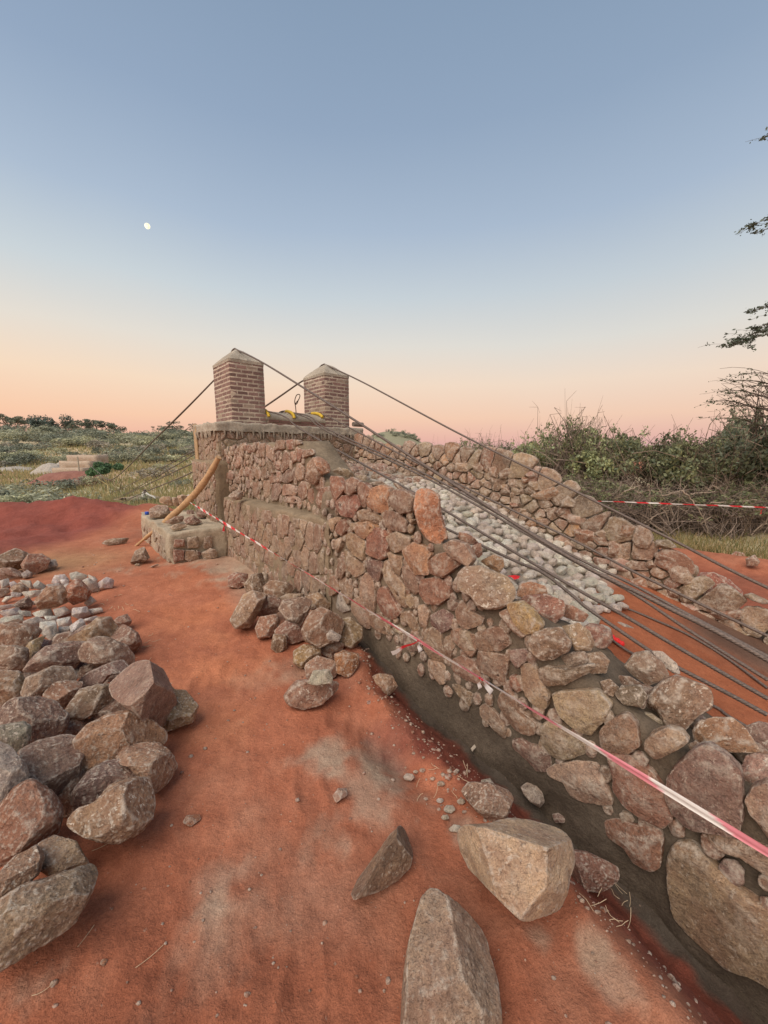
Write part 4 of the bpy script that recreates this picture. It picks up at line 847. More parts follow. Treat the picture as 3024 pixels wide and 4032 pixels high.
for i in range(75):
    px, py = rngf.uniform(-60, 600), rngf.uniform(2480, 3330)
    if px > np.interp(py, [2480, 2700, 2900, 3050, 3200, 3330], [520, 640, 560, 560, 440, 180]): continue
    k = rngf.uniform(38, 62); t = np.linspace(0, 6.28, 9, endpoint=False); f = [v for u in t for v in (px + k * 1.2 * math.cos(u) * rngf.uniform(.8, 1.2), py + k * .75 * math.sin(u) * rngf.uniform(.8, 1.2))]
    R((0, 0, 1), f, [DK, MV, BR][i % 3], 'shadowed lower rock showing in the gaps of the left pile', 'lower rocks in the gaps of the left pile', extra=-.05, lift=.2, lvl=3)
GRY = [[600,460,700,450,750,510,660,540,560,540],[760,440,830,420,950,460,880,530,780,500],[900,520,960,490,1050,540,1080,620,980,640,930,580],[1070,540,1160,480,1240,510,1220,590,1090,600],[360,560,410,515,500,570,470,610,380,600],[210,510,330,520,370,620,300,580],[240,640,420,620,460,650,360,700,290,700],[0,520,90,490,110,560,20,600],[500,560,640,540,680,580,560,600],[20,740,60,690,160,680,60,760],[-20,790,150,770,150,810,0,830],[-20,850,190,810,250,870,60,910],[350,870,540,810,580,900,400,910],[580,830,700,800,780,860,620,910],[250,960,400,910,500,950,420,1020,300,1010],[620,940,760,910,780,990,640,1020],[440,970,600,950,630,1100,560,1170,440,1080],[640,1020,780,1010,740,1080,640,1100],[760,1010,890,920,930,1000,780,1080],[900,940,1060,895,1070,920,960,990],[790,820,940,800,980,890,860,930,790,900],[950,830,1100,810,1120,850,980,890],[920,760,980,680,1050,740,960,790],[640,1110,720,1080,760,1100,660,1160],[650,500,750,510,740,560,680,570],[20,920,250,880,240,960,0,980],[330,740,400,740,360,790],[960,450,1040,480,1030,510,970,490],[60,940,150,960,30,990],[100,540,150,520,200,560,130,600],[700,560,770,540,740,620,690,600],[1000,480,1060,500,1050,540,1000,530],[200,840,330,850,340,900,230,900],[480,900,620,900,620,950,520,960],[120,640,230,650,220,700,130,690],[440,620,520,590,470,680]]
for i, q in enumerate(GRY):
    R(V13, q, [(.66,.63,.57), (.58,.55,.5), (.50,.47,.43)][i % 3], 'pale grey broken stone in the patch amid the left rock pile', 'grey broken stones amid the left rock pile', 'broken_stone', mat=M_PALE, facets=9, rough=.04, lvl=3, extra=.0, cat='stone')
# the small heap in the middle
CC = [([150,260,190,235,260,245,260,300,210,325,155,315],(.28,.13,.09),'dark red block, leftmost at the back of the middle heap',0),
([245,300,290,250,350,240,370,330,320,360,260,345],BR,'brown stone right of the dark red block at the back of the heap',.02),
([350,230,380,240,385,300,360,330],OL,'thin upright tan stone at the back of the middle heap',.03),
([385,240,440,210,530,240,520,270,430,285,390,280],BR,'flat stone of the heap touching the foot of the old wall',.03),
([365,320,400,285,490,290,540,320,500,370,430,395,370,370],(.29,.19,.12),'squat brown rock in the back row of the middle heap',.05),
([165,510,240,370,290,350,370,370,320,480,280,550,200,555],(.35,.25,.16),'tall leaning tan slab on the path side of the middle heap',.02),
([330,420,390,370,460,400,460,450,400,490,330,490],BR,'brown rock between the leaning tan slab and the big domed rock',.05),
([455,450,480,400,580,385,640,400,620,470,570,550,500,520],(.27,.18,.12),'big dark boulder with a ridged face in the middle of the heap',.07),
([460,380,500,360,600,360,560,395,480,410],TN,'flat tan top stone behind the ridged boulder',.05),
([600,380,690,358,755,420,750,480,680,450,640,450],(.31,.21,.13),'tan rock of the heap lying right against the wall',.06),
([595,570,640,480,700,445,790,490,830,530,800,620,690,670,610,630],(.27,.15,.10),'largest boulder of the middle heap with a pink patch on top',.08),
([800,520,870,505,940,560,940,620,880,680,820,650,790,590],(.34,.24,.14),'rounded tan boulder at the wall side of the middle heap',.05),
([315,560,340,500,430,485,450,530,400,610,330,620],(.32,.18,.11),'orange brown block at the left foot of the middle heap',.0),
([430,580,490,525,560,550,605,625,520,655,450,620],(.29,.15,.10),'reddish wedge below the ridged boulder',.0),
([405,680,420,600,490,610,495,680,440,710],(.28,.18,.11),'small two coloured stone at the left foot of the heap',.0),
([540,700,600,665,690,670,695,730,590,795,545,770],(.36,.23,.11),'yellow brown rock with a furrowed top, front of the middle heap',.0),
([610,780,680,730,780,760,780,850,620,860],(.38,.22,.15),'pinkish rock under the pale flake in the front of the heap',.0),
([785,720,830,700,920,720,915,790,860,850,790,820],(.37,.175,.09),'bright orange rock at the front right of the middle heap',.0),
([690,680,740,630,840,660,820,700,710,710],(.33,.19,.13),'flat reddish stone beneath the small grey flake',.02),
([490,960,560,880,680,870,800,890,790,930,700,1010,600,1040,520,1015],(.32,.19,.13),'long low reddish rock nearest the camera in the middle heap',.0),
([700,710,760,700,790,740,760,750],RD,'small reddish stone between the yellow brown and orange rocks',.0),
([1000,860,1050,835,1120,850,1150,910,1090,965,1030,930],(.36,.22,.14),'single round brown rock with white chips between the heap and the wet mortar',.0)]
for q, c, l, e in CC: R(VC, q, c, l, GC, extra=e)
R(VC, [625,890,660,820,740,810,765,850,760,890,680,900], (.40,.36,.29), 'thin pale grey flake lying on the long low reddish rock', None, 'stone_flake', mat=M_PALE, extra=.17, T=.4, cat='stone')
R(VC, [735,600,760,575,820,610,800,640,740,630], (.40,.36,.29), 'small grey flake perched on the largest boulder of the heap', None, 'stone_flake', mat=M_PALE, extra=.27, T=.4, cat='stone')
# foreground
big = [(1803,3279),(1830,3255),(1928,3250),(2000,3225),(2080,3222),(2210,3255),(2245,3300),(2270,3390),(2245,3450),(2235,3520),(2210,3590),(2080,3618),(2050,3615),(1990,3560),(1900,3470),(1850,3430),(1810,3350)]
R((0, 0, 1), [v for p_ in big for v in p_], (.56,.42,.29), 'large pale cream boulder with an angular top beside the trench', GF, 'boulder', T=.85, facets=2, rough=.03, lvl=5, gr=1.03, planes=((0, .9, .5, .62), (.05, -.2, 1, .62), (.8, -.1, .6, .72), (-.6, -.5, .6, .75)))
R(VF, [880,1800,890,1500,930,1200,1000,960,1060,905,1150,960,1300,1080,1390,1190,1400,1290,1450,1450,1470,1800,1300,1900,1000,1900], (.32,.225,.16), 'tall pointed grey brown boulder cut by the bottom edge of the photo', GF, 'boulder', T=.6, facets=2, rough=.035, lvl=5, lift=.25, gr=1.03, planes=((-.25, .3, 1, .62), (.8, .5, .6, .6), (.1, -.5, 1, .7)))
R(VF, [560,910,650,800,800,590,920,490,940,560,950,680,930,780,860,850,760,910,600,965], (.26,.17,.115), 'dark wedge shaped rock half sunk in the red soil', GF, T=.8, facets=2, rough=.035, lvl=5, lift=.25, gr=1.03, planes=((-.7, .6, .5, .5), (.5, -.5, .8, .5), (.9, .5, .4, .6)))
R(VF, [1245,330,1280,280,1400,280,1510,330,1530,370,1500,450,1440,520,1330,440], (.29,.19,.13), 'grey brown rock at the trench edge just behind the cream boulder', GF)
R(VF, [1350,260,1400,250,1430,290,1400,310,1360,290], GY, 'small grey stone touching the back of the trench edge rock', None, extra=.02)
R(VF, [470,350,500,310,550,310,550,350,490,390], PK, 'lone pinkish pebble in the middle of the dusty path', None, 'pebble', cat='stone', lvl=3)
R((1950,2900,.6474), [460,700,560,710,740,800,740,870,640,940,500,920,460,850], (.22,.12,.09), 'dark red rock half buried in the trench slope beside the cream boulder', GF)
R(A9, [700,1110,760,1065,860,1070,920,1170,945,1260,890,1310,800,1260,740,1190], (.36,.31,.24), 'pale oval cobble lying in the wet mortar of the trench', GF)
R(A9, [150,680,200,630,205,670,165,720], WH, 'tiny white chip at the edge of the wet mortar', None, 'pebble', cat='stone', lvl=2)
R(A9, [1035,1400,1100,1390,1180,1440,1160,1490,1070,1490], MV, 'small reddish stone in the trench behind the cream boulder', None)
R(Z1, [1090,510,1110,470,1180,465,1190,490,1130,535], (.40,.19,.11), 'flat orange pebble on the path right of the left pile', None, 'pebble', cat='stone', lvl=3, T=.5)
for i, (x, y, s_) in enumerate([(1160,430,36),(1230,385,26),(1105,380,22),(1135,480,24),(1200,545,34),(1180,550,24),(920,240,34),(1110,280,24),(1000,200,18),(960,210,16),(1060,250,16),(1020,370,14),(1245,560,20)]):
    R(VF, [x-s_,y,x-s_*.4,y-s_*.6,x+s_*.6,y-s_*.5,x+s_,y+s_*.1,x+s_*.3,y+s_*.7,x-s_*.6,y+s_*.5], [WH,(.4,.33,.26)][i % 2] if i < 6 else (.42,.31,.24), 'small pale stone chip scattered on the dusty rim behind the dark wedge rock', 'pale chips on the dusty rim of the trench', 'stone_chip', mat=M_PALE, lvl=2, cat='stone')
# rocks on and round the platform
PL = [([305,350,400,300,520,310,560,400,480,460,310,455],(.28,.20,.15),'dark rough boulder on the platform beside the blue bottle top',.5,.0),
([430,220,470,185,560,190,600,300,540,300,430,260],(.50,.33,.2),'tall orange tan stone at the back of the platform',.5,.10),
([590,200,660,200,690,320,610,300],(.48,.33,.21),'orange tan stone right beside the tall one at the back of the platform',.5,.10),
([660,180,720,160,810,180,800,230,700,300],(.46,.33,.22),'orange tan stone behind the leaning pole at the back of the platform',.5,.12),
([500,520,620,450,730,440,740,500,600,545],(.30,.2,.15),'flat brown rock on the platform under the leaning pole',.5,.0),
([740,490,860,430,970,510,900,550,790,550],(.26,.15,.12),'jagged dark red rock on the platform right of the pole',.5,.0),
([565,580,640,545,770,545,770,580,680,620,600,620],(.46,.38,.27),'smooth pale oval stone on the front corner of the platform',.5,.0),
([910,400,960,375,1030,420,1000,460,930,450],(.27,.15,.12),'small red stone on the platform against the tower wall',.5,.0),
([780,360,870,360,880,430,790,430],MV,'small dark stone on the platform behind the jagged red one',.5,.0)]
for q, c, l, zb, e in PL: R(VG, q, c, l, 'rocks lying on the cement platform', zbase=zb, extra=e, lvl=4, T=.7)
R(VG, [-240,190,40,200,60,180,200,170,330,170,420,190,430,215,200,235,-100,240], (.42,.31,.23), 'long flat outcrop of pale rock behind the red bank', None, T=.5, lift=.3)
R(VG, [50,1050,110,900,220,850,290,980,200,1050,110,1060], (.29,.19,.13), 'pointed brown rock on the path at the foot of the leaning pole', None)
R(VG, [99,1072,130,1058,160,1060,170,1080,120,1092], TN, 'small tan pebble in front of the pointed brown rock', None, 'pebble', cat='stone', lvl=3)
R(VG, [300,1100,400,1060,415,1078,330,1112], RD, 'flat reddish chip on the path before the platform', None, 'pebble', cat='stone', lvl=3)
R(VG, [975,920,1090,860,1160,880,1175,975,1000,1000], (.40,.31,.21), 'cement stained block at the foot of the platform front', None)
R(V13, [1105,110,1160,75,1230,60,1400,50,1370,105,1200,125], (.33,.23,.16), 'long flat stone on the red soil left of the leaning pole', None, T=.5)
R(A4, [275,700,360,635,430,660,420,730,330,745], (.26,.18,.13), 'loose dark rock resting on the wall ledge', None, zbase=.95, extra=0, T=.8)
R(AR, [1260,770,1320,725,1400,740,1420,790,1340,820,1270,815], (.31,.15,.11), 'dark red rock on the soil beyond the far wall, left of a pale one', None)
R(AR, [1430,800,1520,760,1570,830,1540,870,1440,865], (.42,.31,.22), 'pale round rock on the red soil beyond the far wall', None)
R(AR, [950,960,1100,950,1250,1020,1380,1140,1370,1200,1200,1220,1050,1130,980,1040], (.31,.135,.09), 'large dark red boulder half buried outside the end of the far wall', None, lift=.2)
R(AR, [550,480,620,470,650,500,640,525,570,520], (.42,.28,.18), 'tan stone on the dry grass in front of the thicket', None)
R((2400, 2300, .3761), [150,280,200,250,300,270,350,290,430,320,435,435,360,420,180,320], (.38,.32,.26), 'flat grey stone lying on the red soil between the cables', None, mat=M_PALE, T=.5, zbase=.06, lift=.25)
R((1900, 2000, .6775), [697,700,730,668,800,670,870,700,890,770,850,795,760,770,700,735], (.43,.37,.3), 'pale flat stone under a cable beside the red taped cable end', None, mat=M_PALE, T=.5, zbase=.08, lift=.25)
R(A4, [1260,160,1300,120,1400,130,1480,190,1500,260,1400,285,1280,260], (.24,.15,.125), 'dark reddish boulder inside the wall at the foot of the tower', None, zbase=1.3, T=.8)
R(A4, [1320,310,1420,275,1540,290,1560,350,1500,400,1360,400], (.36,.2,.13), 'orange brown boulder inside the wall in front of the tower', None, zbase=1.3, T=.8)
# crushed stone between the walls: every stone its own object, sharing a few meshes
rng = np.random.RandomState(4)
def visible_fill(q):
    s, w = q; lo = -4.3; hi = np.interp(w, [2.3, 3.0, 3.6, 4.4], [-1.0, -1.02, -1.12, -1.5]); return lo < s < hi + .1 * math.sin(w * 9)
pts = scatter(rng, -4.3, -.95, 2.35, 4.42, .092, 30000, visible_fill)
protos = []
for k in range(10):
    r = 1; th = np.linspace(0, 2 * np.pi, 9, endpoint=False); p3 = np.array([[math.cos(t) * rng.uniform(.75, 1.2), math.sin(t) * rng.uniform(.6, 1.0), 0] for t in th])
    V, F, _, _ = solid(p3, np.array([0, 0, 1.]), .7, 2, .05, 14, 9000 + k, box=.6, flat=.6)
    a = Acc(); a.add(V, T=F, c=jit([(.70,.66,.58), (.60,.56,.49), (.50,.47,.41), (.60,.52,.43)][k % 4], k, .1)); protos.append(a)
meshes = []
order = rng.permutation(len(pts)); n_f = 0
cand = []
for i in order:
    s, w = pts[i]; p = P(s, w, float(np.interp(s, IN_S, IN_Z)) + .03); x, y = proj(p[None]); 
    if not (0 < x[0] < 3100 and 0 < y[0] < 4032): continue
    cand.append((np.linalg.norm(p - CAMP), i, p))
cand.sort(key=lambda t: t[0])
for d_, i, p in cand[:296]:
    k = n_f % 10
    if n_f < 10:
        o = protos[k].obj('rubble_stone', M_PALE, smooth=False); meshes.append(o)
    else:
        o = meshes[k].copy(); COL.objects.link(o)
    sc = rng.uniform(.05, .092); o.scale = (sc, sc, sc * rng.uniform(.8, 1.1)); o.rotation_euler = (rng.uniform(-.6, .6), rng.uniform(-.6, .6), rng.uniform(0, 6.28)); o.location = [float(v) for v in p + [0, 0, rng.uniform(-.01, .03)]]
    tag(o, 'pale crushed stone in the fill between the two stone wing walls', 'stone', 'pale crushed stones between the two wing walls'); n_f += 1
if len(cand) > 296:
    a = Acc()
    for d_, i, p in cand[296:]:
        k = rng.randint(10); V = protos[k].V[0] * rng.uniform(.048, .08); t = rng.uniform(0, 6.28); Rm = np.array([[math.cos(t), -math.sin(t), 0], [math.sin(t), math.cos(t), 0], [0, 0, 1]])
        a.add(V @ Rm.T + p, T=protos[k].T[0], c=protos[k].C[0][0])
    o = a.obj('rubble_fill', M_PALE); tag(o, 'pale crushed stone farther back between the two wing walls', 'gravel', None, 'stuff')
# brown rubble higher up between the walls
for i in range(110):
    s = rng.uniform(-6.1, -4.1); w = rng.uniform(2.45, 4.4); z = float(np.interp(s, IN_S, IN_Z)); r = rng.uniform(.06, .13); th = np.linspace(0, 2 * np.pi, 9, endpoint=False)
    p3 = np.array([P(s, w, z + .02) + [r * math.cos(t) * rng.uniform(.8, 1.2), r * math.sin(t) * rng.uniform(.8, 1.2), 0] for t in th])
    V, F, _, c = solid(p3, np.array([0, 0, 1.]), r * .7, 3, .07, 5, 7000 + i); a = Acc(); a.add(V, T=F, c=jit(PALS[i % 8], i)); o = a.obj('field_stone', M_ROCK, None, True, c)
    tag(o, 'brown rubble stone in the upper fill just below the tower', 'stone', 'brown rubble stones in the fill below the tower')
# pebbles and straw trodden into the soil
rng = np.random.RandomState(9); a = Acc(); d0, F0 = ico(1)
PB = []
for i in range(3200):
    t = rng.uniform(.9, 7) ; az = rng.uniform(-.95, .6); x, y = math.sin(az) * t * 1.1, math.cos(az) * t
    w = x * .76 + y * .65
    if w > 1.75: continue
    if i % 2:
        s_ = rng.uniform(-2.4, .7); w = np.interp(s_, WE_S, WE_W) + rng.normal() * .09 - .02; x, y = .65 * s_ + .76 * w, -.76 * s_ + .65 * w
    r = rng.uniform(.003, .010) * (1 + .12 * t) * (rng.rand() ** 3 + .25)
    V = d0 * np.array([r, r * rng.uniform(.6, 1), r * .6]) * (1 + .2 * rng.uniform(-1, 1, (len(d0), 1))); PB.append((V, x, y, r, i)); continue; a.add(V, T=F0, c=jit([(.40,.24,.16), RD, (.34,.17,.1), (.36,.2,.12)][i % 4], i))
zs_ = terrain(np.array([q[1] for q in PB]), np.array([q[2] for q in PB]))
for (V, x, y, r, i), z in zip(PB, zs_): a.add(V + [x, y, z + r * .2], T=F0, c=jit([(.36,.17,.11), (.30,.12,.07), (.34,.15,.09), (.40,.25,.18)][i % 4], i))
o = a.obj('pebbles', M_PALE); tag(o, 'small pebbles and grit trodden into the red soil', 'pebbles', None, 'stuff')
a = Acc()
for i in range(50):
    if i < 6: px, py, L, an = [(410,3330,.08,.7),(340,3690,.06,1.4),(590,3770,.08,.8),(170,3900,.05,.6),(2330,3560,.12,.2),(1850,3100,.06,1.0)][i]; p = pground(px, py)
    else:
        px, py = [(rng.uniform(380, 560), rng.uniform(2330, 2420)), (rng.uniform(1650, 1900), rng.uniform(3000, 3150)), (rng.uniform(2240, 2480), rng.uniform(3480, 3720)), (rng.uniform(480, 640), rng.uniform(2500, 2620))][i % 4]; p = pground(px, py); L = rng.uniform(.03, .09); an = rng.uniform(0, 3.1)
    d = np.array([math.cos(an), math.sin(an), 0]); k = rng.uniform(-.15, .15) * L; q = [p + d * (t - .5) * L + np.array([-d[1], d[0], 0]) * k * (1 - (2 * t - 1) ** 2) + [0, 0, .006 + .02 * (i > 6) * t * rng.rand()] for t in np.linspace(0, 1, 5)]
    sweep(a, q, .0006 + .0003 * np.linalg.norm(p), 4, (.55, .42, .27))
o = a.obj('straw', M_WOOD); tag(o, 'stray dry straws and twigs lying on the red soil', 'straw', None, 'stuff')
# ------------------------------------------------------------------ wire ropes
def cable(name, label, pts, r=.0118, group='steel wire ropes of the footbridge', far_step=.1):
    pts = smooth_path(pts, 10); near = pts[:, 1] < 7.6
    a = Acc(); L = np.linalg.norm(np.diff(pts, axis=0), axis=1).sum()
    cut = np.argmax(near) if near.any() else len(pts)
    if near.any():
        A = pts[max(0, cut - 1):]; c2 = int(np.argmax(A[:, 1] < 4.0)) if (A[:, 1] < 4.0).any() else len(A) - 1
        if c2 > 1: sweep(a, resample(A[:c2 + 1], .03), r, 12)
        B_ = resample(A[max(0, c2 - 1):], .0042)
        if len(B_) > 3: sweep(a, B_, r * 1.06, 24, (1, 1, 1), 6, .115)
        if cut > 1: rv = resample(pts[:cut + 1], far_step); sweep(a, rv, r * np.interp(rv[:, 1], [7.6, 10], [1, 1.7]), 8)
    else: sweep(a, resample(pts, far_step), r, 8)
    o = a.obj(name, M_WIRE); tag(o, label, 'cable', group); return o
def W(w, pxs, r=0): return [pw(x, y, w) for x, y in pxs]
riv1 = W(2.55, [(440, 1888), (640, 1700), (842, 1498)])
c1 = [P(-46, 2.55, .4), P(-38, 2.55, .05)] + riv1[:2] + [riv1[2]]
cable('wire_rope', 'steel wire rope over the peak of the left brick pillar', c1 + [P(-7.26, 2.555, 3.12), P(-7.1, 2.555, 3.285), P(-6.93, 2.555, 3.33), P(-6.75, 2.555, 3.27)] + W(2.57, [(1050,1437),(1380,1644),(1652,1820),(2200,2170),(2578,2366),(3024,2600)]) + [P(1.0, 2.57, .12)], .0128)
riv2 = W(4.33, [(476, 1949), (600, 1886), (787, 1775), (1061, 1589), (1193, 1499)])
cable('wire_rope', 'steel wire rope over the peak of the right brick pillar', [P(-40, 4.33, -1.0)] + riv2 + [P(-7.26, 4.33, 3.12), P(-7.1, 4.33, 3.28), P(-6.93, 4.33, 3.32), P(-6.75, 4.33, 3.26)] + W(4.35, [(1440,1511),(1794,1700),(2200,1902),(2640,2122),(3024,2315)]) + [P(1.2, 4.35, .0)], .0128)
def deck(w, near, river, label, r=.0118, dw=0.0, dz=0.0):
    pts = W(w + dw, river) + [P(-7.3, w + dw, 2.20 + dz), P(-7.1, w + dw, 2.325 + dz), P(-6.85, w + dw, 2.345 + dz), P(-6.6, w + dw, 2.30 + dz)] + [p + DV * 0 + NV * dw + [0, 0, dz] for p in W(w, near)]
    cable('wire_rope', label, pts, r)
deck(2.9, [(1120,1640),(1200,1700),(1633,1941),(1737,2001),(2200,2278),(2462,2427),(2645,2535),(3024,2752)], [(455,1990),(579,1934),(788,1842)], 'deck cable through the left yellow sleeve, passing behind the standing orange stone')
deck(3.4, [(1215,1648),(1290,1700),(1700,1893),(2200,2176),(2475,2326),(2700,2474),(3024,2678)], [(390,1967),(464,1958),(600,1898),(700,1851),(788,1810)], 'deck cable through the middle yellow sleeve, lower of the paired ropes')
deck(3.4, [(1215,1640),(1290,1692),(1700,1883),(2200,2163),(2482,2302),(2700,2420),(3024,2592)], [(390,1967),(464,1958),(600,1898),(700,1851),(788,1810)], 'deck cable through the middle yellow sleeve, upper of the paired ropes', dw=.025)
deck(4.0, [(1290,1640),(1405,1699),(1730,1868),(2200,2098),(2482,2244),(2750,2375),(3024,2505)], [(420,1943),(482,1922),(640,1842),(787,1768)], 'deck cable through the right yellow sleeve in front of the right pillar')
def lay(px, lift): 
    out = []
    for x, y in px:
        z = .2
        for _ in range(15):
            p = pz(x, y, z); z = .5 * z + .5 * (tz(p[0], p[1]) + lift)
        out.append(p)
    return out
cable('wire_rope', 'slack wire rope dipping behind the pale leaning cap stone', W(2.82, [(1600,2005),(1770,2088),(2020,2205),(2130,2251),(2205,2305),(2279,2366),(2320,2400),(2557,2562),(2672,2630),(2850,2722),(3024,2816)]))
cable('wire_rope', 'thin wire rope lying in the red soil below the paired ropes', lay([(2330,2345),(2388,2366),(2480,2400),(2577,2440),(2713,2501),(2860,2590),(3024,2711)], .012), .009)
cable('wire_rope', 'short wire rope half hidden behind the cap stones at the soil edge', lay([(2334,2562),(2361,2579),(2600,2690),(2808,2779),(2869,2820),(3010,2900)], .014), .009)
end = lay([(2380,2490),(2422,2528),(2483,2569),(2560,2600)], .02)
cable('wire_rope', 'cut wire rope end wrapped in red tape lying on the soil', end, .009)
a = Acc(); wp = resample(smooth_path(lay([(2366,2482),(2390,2497),(2425,2520),(2458,2541)], .028), 10), .008); k = len(wp)
sweep(a, wp, .021 * (1 + .18 * np.sin(np.arange(k) * 1.3)) * np.interp(np.arange(k), [0, 2, k - 3, k - 1], [.6, 1, .95, .5]), 12); o = a.obj('tape_wrap', M_RED); tag(o, 'bright red tape wrapped round a cut cable end on the soil', 'tape')
a = Acc(); p = pw(2030, 2084 + 0, 3.1); p = P(s_of(pw(2030, 2190, 3.0)), 3.0, 0); p[2] = float(np.interp(s_of(p), IN_S, IN_Z)) + .09
th = np.linspace(0, 2 * np.pi, 7, endpoint=False); V = np.array([p + [.05 * math.cos(t) * (1 + .3 * math.sin(3 * t)), .04 * math.sin(t), .01 * math.cos(2 * t)] for t in th] + [p + [0, 0, .02]]); a.add(V, T=[[i, (i + 1) % 7, 7] for i in range(7)]); o = a.obj('plastic_scrap', M_RED); tag(o, 'scrap of red plastic caught in the pale crushed stone', 'scrap')

# ------------------------------------------------------------------ pole and tapes
top = pw(862, 1800, 1.80); mid = pw(752, 1965, 1.55); b2 = pw(650, 2055, 1.22); bot = pground(535, 2150)
tdp = lambda x, y, f: CAMP + ray(x, y) / ray(x, y)[1] * (bot[1] * (1 - f) + top[1] * f)
mid = tdp(752, 1962, .64); path = smooth_path([bot, tdp(590, 2104, .17), tdp(655, 2052, .36), mid, tdp(815, 1882, .84), top], 10); k = len(path)
rad = np.interp(np.linspace(0, 1, k), [0, .3, .42, .7, 1], [.018, .033, .050, .050, .038]) * (1 + .07 * np.sin(np.arange(k) * .9))
a = Acc(); sweep(a, path, rad, 14, (.47, .30, .16)); a.V[0] += .006 * fbm(a.V[0] * 14, 3, 5)[:, None]
pole = a.obj('wooden_pole', M_WOOD, None, loc=bot); tag(pole, 'rough debarked wooden pole leaning from the ground over the platform to the tower', 'pole')
WHT = np.array((.80, .77, .72)); REDT = np.array((.72, .04, .05))
def tape(label, p0, p1, wid, per, sag=0.0, twist=.8, fade=False, knots=(), ph=0.0):
    p0, p1 = np.array(p0), np.array(p1); L = np.linalg.norm(p1 - p0); n = int(L / .012); t = np.linspace(0, 1, n)
    C = p0 + (p1 - p0) * t[:, None]; C[:, 2] -= sag * 4 * t * (1 - t); d = (p1 - p0) / L
    ang = 1.25 + .5 * np.sin(t * L * twist) + .2 * np.sin(t * L * 2.9 + 1); side = np.cross(d, [0, 0, 1.]); side /= np.linalg.norm(side); up = np.cross(side, d)
    ww = wid * np.interp(t, [0, .4, 1], [.6, .85, 1.05]) * (.62 + .16 * np.sin(t * L * 1.7)); m = 5; V = []; Cc = []
    for j, v in enumerate(np.linspace(-1, 1, m)):
        o = C + (v * ww / 2)[:, None] * (np.cos(ang)[:, None] * side + np.sin(ang)[:, None] * up) + (.004 * np.cos(v * 5 + t * L * 6))[:, None] * side
        V.append(o); x = (t * L + ph + v * ww * .9) / per; fd = np.clip((t - .55) / .3, 0, 1)[:, None] * fade; Cc.append(np.where((np.floor(x) % 2 == 0)[:, None], WHT * (1 - .1 * fd), REDT * (1 - fd) + np.array((.70, .26, .30)) * fd))
    V = np.stack(V, 1); Cc = np.stack(Cc, 1); a = Acc(); a.add(V.reshape(-1, 3), Q=grid_quads(n, m), c=Cc.reshape(-1, 3))
    for s_, dx, l_, *kc in knots:                     # the tied ends hanging at a join
        c = C[int(s_ * (n - 1))]; q = np.linspace(0, 1, 8); dirn = np.array(dx) / np.linalg.norm(dx); sd = np.cross(dirn, d); sd /= np.linalg.norm(sd) + 1e-9
        V = np.concatenate([[c + dirn * l_ * u + sd * wid * .28 * (u + .15) * v + d * .006 * math.sin(u * 9) for v in (-1, 0, 1)] for u in q]); cc = np.repeat(np.where((np.floor(q * l_ / per * 1.6) % 2 == 0)[:, None], WHT if kc else REDT, WHT), 3, 0)
        a.add(V, Q=grid_quads(8, 3), c=cc)
        a.add(c + ico(1)[0] * .006, T=ico(1)[1], c=REDT)
    o = a.obj('barrier_tape', M_TAPE); o.data.materials[0] = M_TAPE; tag(o, label, 'barrier tape')
pt0 = pw(748, 1978, 1.50)
p_end = CAMP + ray(3130, 3420) * .93
def tpar(px):   # fraction along the tape that projects to this column
    t = np.linspace(0, 1, 2000); q = pt0 + (p_end - pt0) * t[:, None]; x, y = proj(q); return float(t[np.argmin(abs(x - px))])
tape('red and white barrier tape tied to the leaning pole and running along the near wall', pt0, p_end, .047, .15, 0, 1.1, 1.0, knots=[(tpar(887), (-.25, -.1, -1), .10), (tpar(1650), (-1, -.1, -.45), .15), (tpar(1652), (.15, 0, -1), .06, 1), (tpar(1895), (-.05, 0, -1), .05, 1), (tpar(1905), (.5, .1, -.8), .08, 1)])
a = Acc(); ring = [mid + .066 * (math.cos(t) * np.array([.8, -.6, .2]) + math.sin(t) * np.array([.45, .3, -.75])) for t in np.linspace(0, 2 * np.pi, 16)]
sweep(a, ring, .008, 6, WHT); o = a.obj('tape_knot', M_TAPE); tag(o, 'end of the white tape knotted round the leaning pole', 'tape')
q0 = pw(2279, 1970, 4.6); q1 = CAMP + ray(3150, 2003) * (4.3 / ray(3150, 2003)[1])
tape('thin red and white barrier tape stretched from the far wall past the thicket', q0, q1, .022, .13, .0, 1.4, knots=[(.84, (-.3, 0, -1), .08)])

# ------------------------------------------------------------------ small things
a = Acc(); c = pz(579, 2022, .53); c = P(-7.75, 1.22, .51)
c = pz(579, 2026, .5); sweep(a, [c + [0, 0, .002], c + [0, 0, .006], c + [0, 0, .048], c + [0, 0, .052]], np.array([.03, .034, .032, .026]), 14); o = a.obj('bottle_top', M_BLUE, None, True, c); tag(o, 'small blue plastic bottle top on the left corner of the platform', 'bottle top')
st = empty('marker_stake', pground(574, 1972), 'short dark stake wrapped with a white rag beyond the platform', 'stake'); g = np.array(st.location)
dst = np.linalg.norm(g - CAMP) / FPX
a = Acc(); sweep(a, [g - [0, 0, .1], g + [0, 0, 18 * dst], g + [.01, 0, 38 * dst]], np.array([4.5, 4.5, 4]) * dst, 8, (.12, .09, .08)); a.obj('stake', M_WOOD, st)
a = Acc(); sweep(a, [g + np.array([-4, -3, 8]) * dst, g + np.array([-5, -3, 20]) * dst, g + np.array([-3, -3, 30]) * dst], np.array([4, 5.5, 4]) * dst, 8); sweep(a, [g + np.array([4, -2, 26]) * dst, g + np.array([14, -2, 19]) * dst, g + np.array([26, -1, 14]) * dst, g + np.array([34, -1, 8]) * dst], np.array([4, 3.5, 3.5, 2]) * dst, 6); a.obj('rag', M_RAG, st)
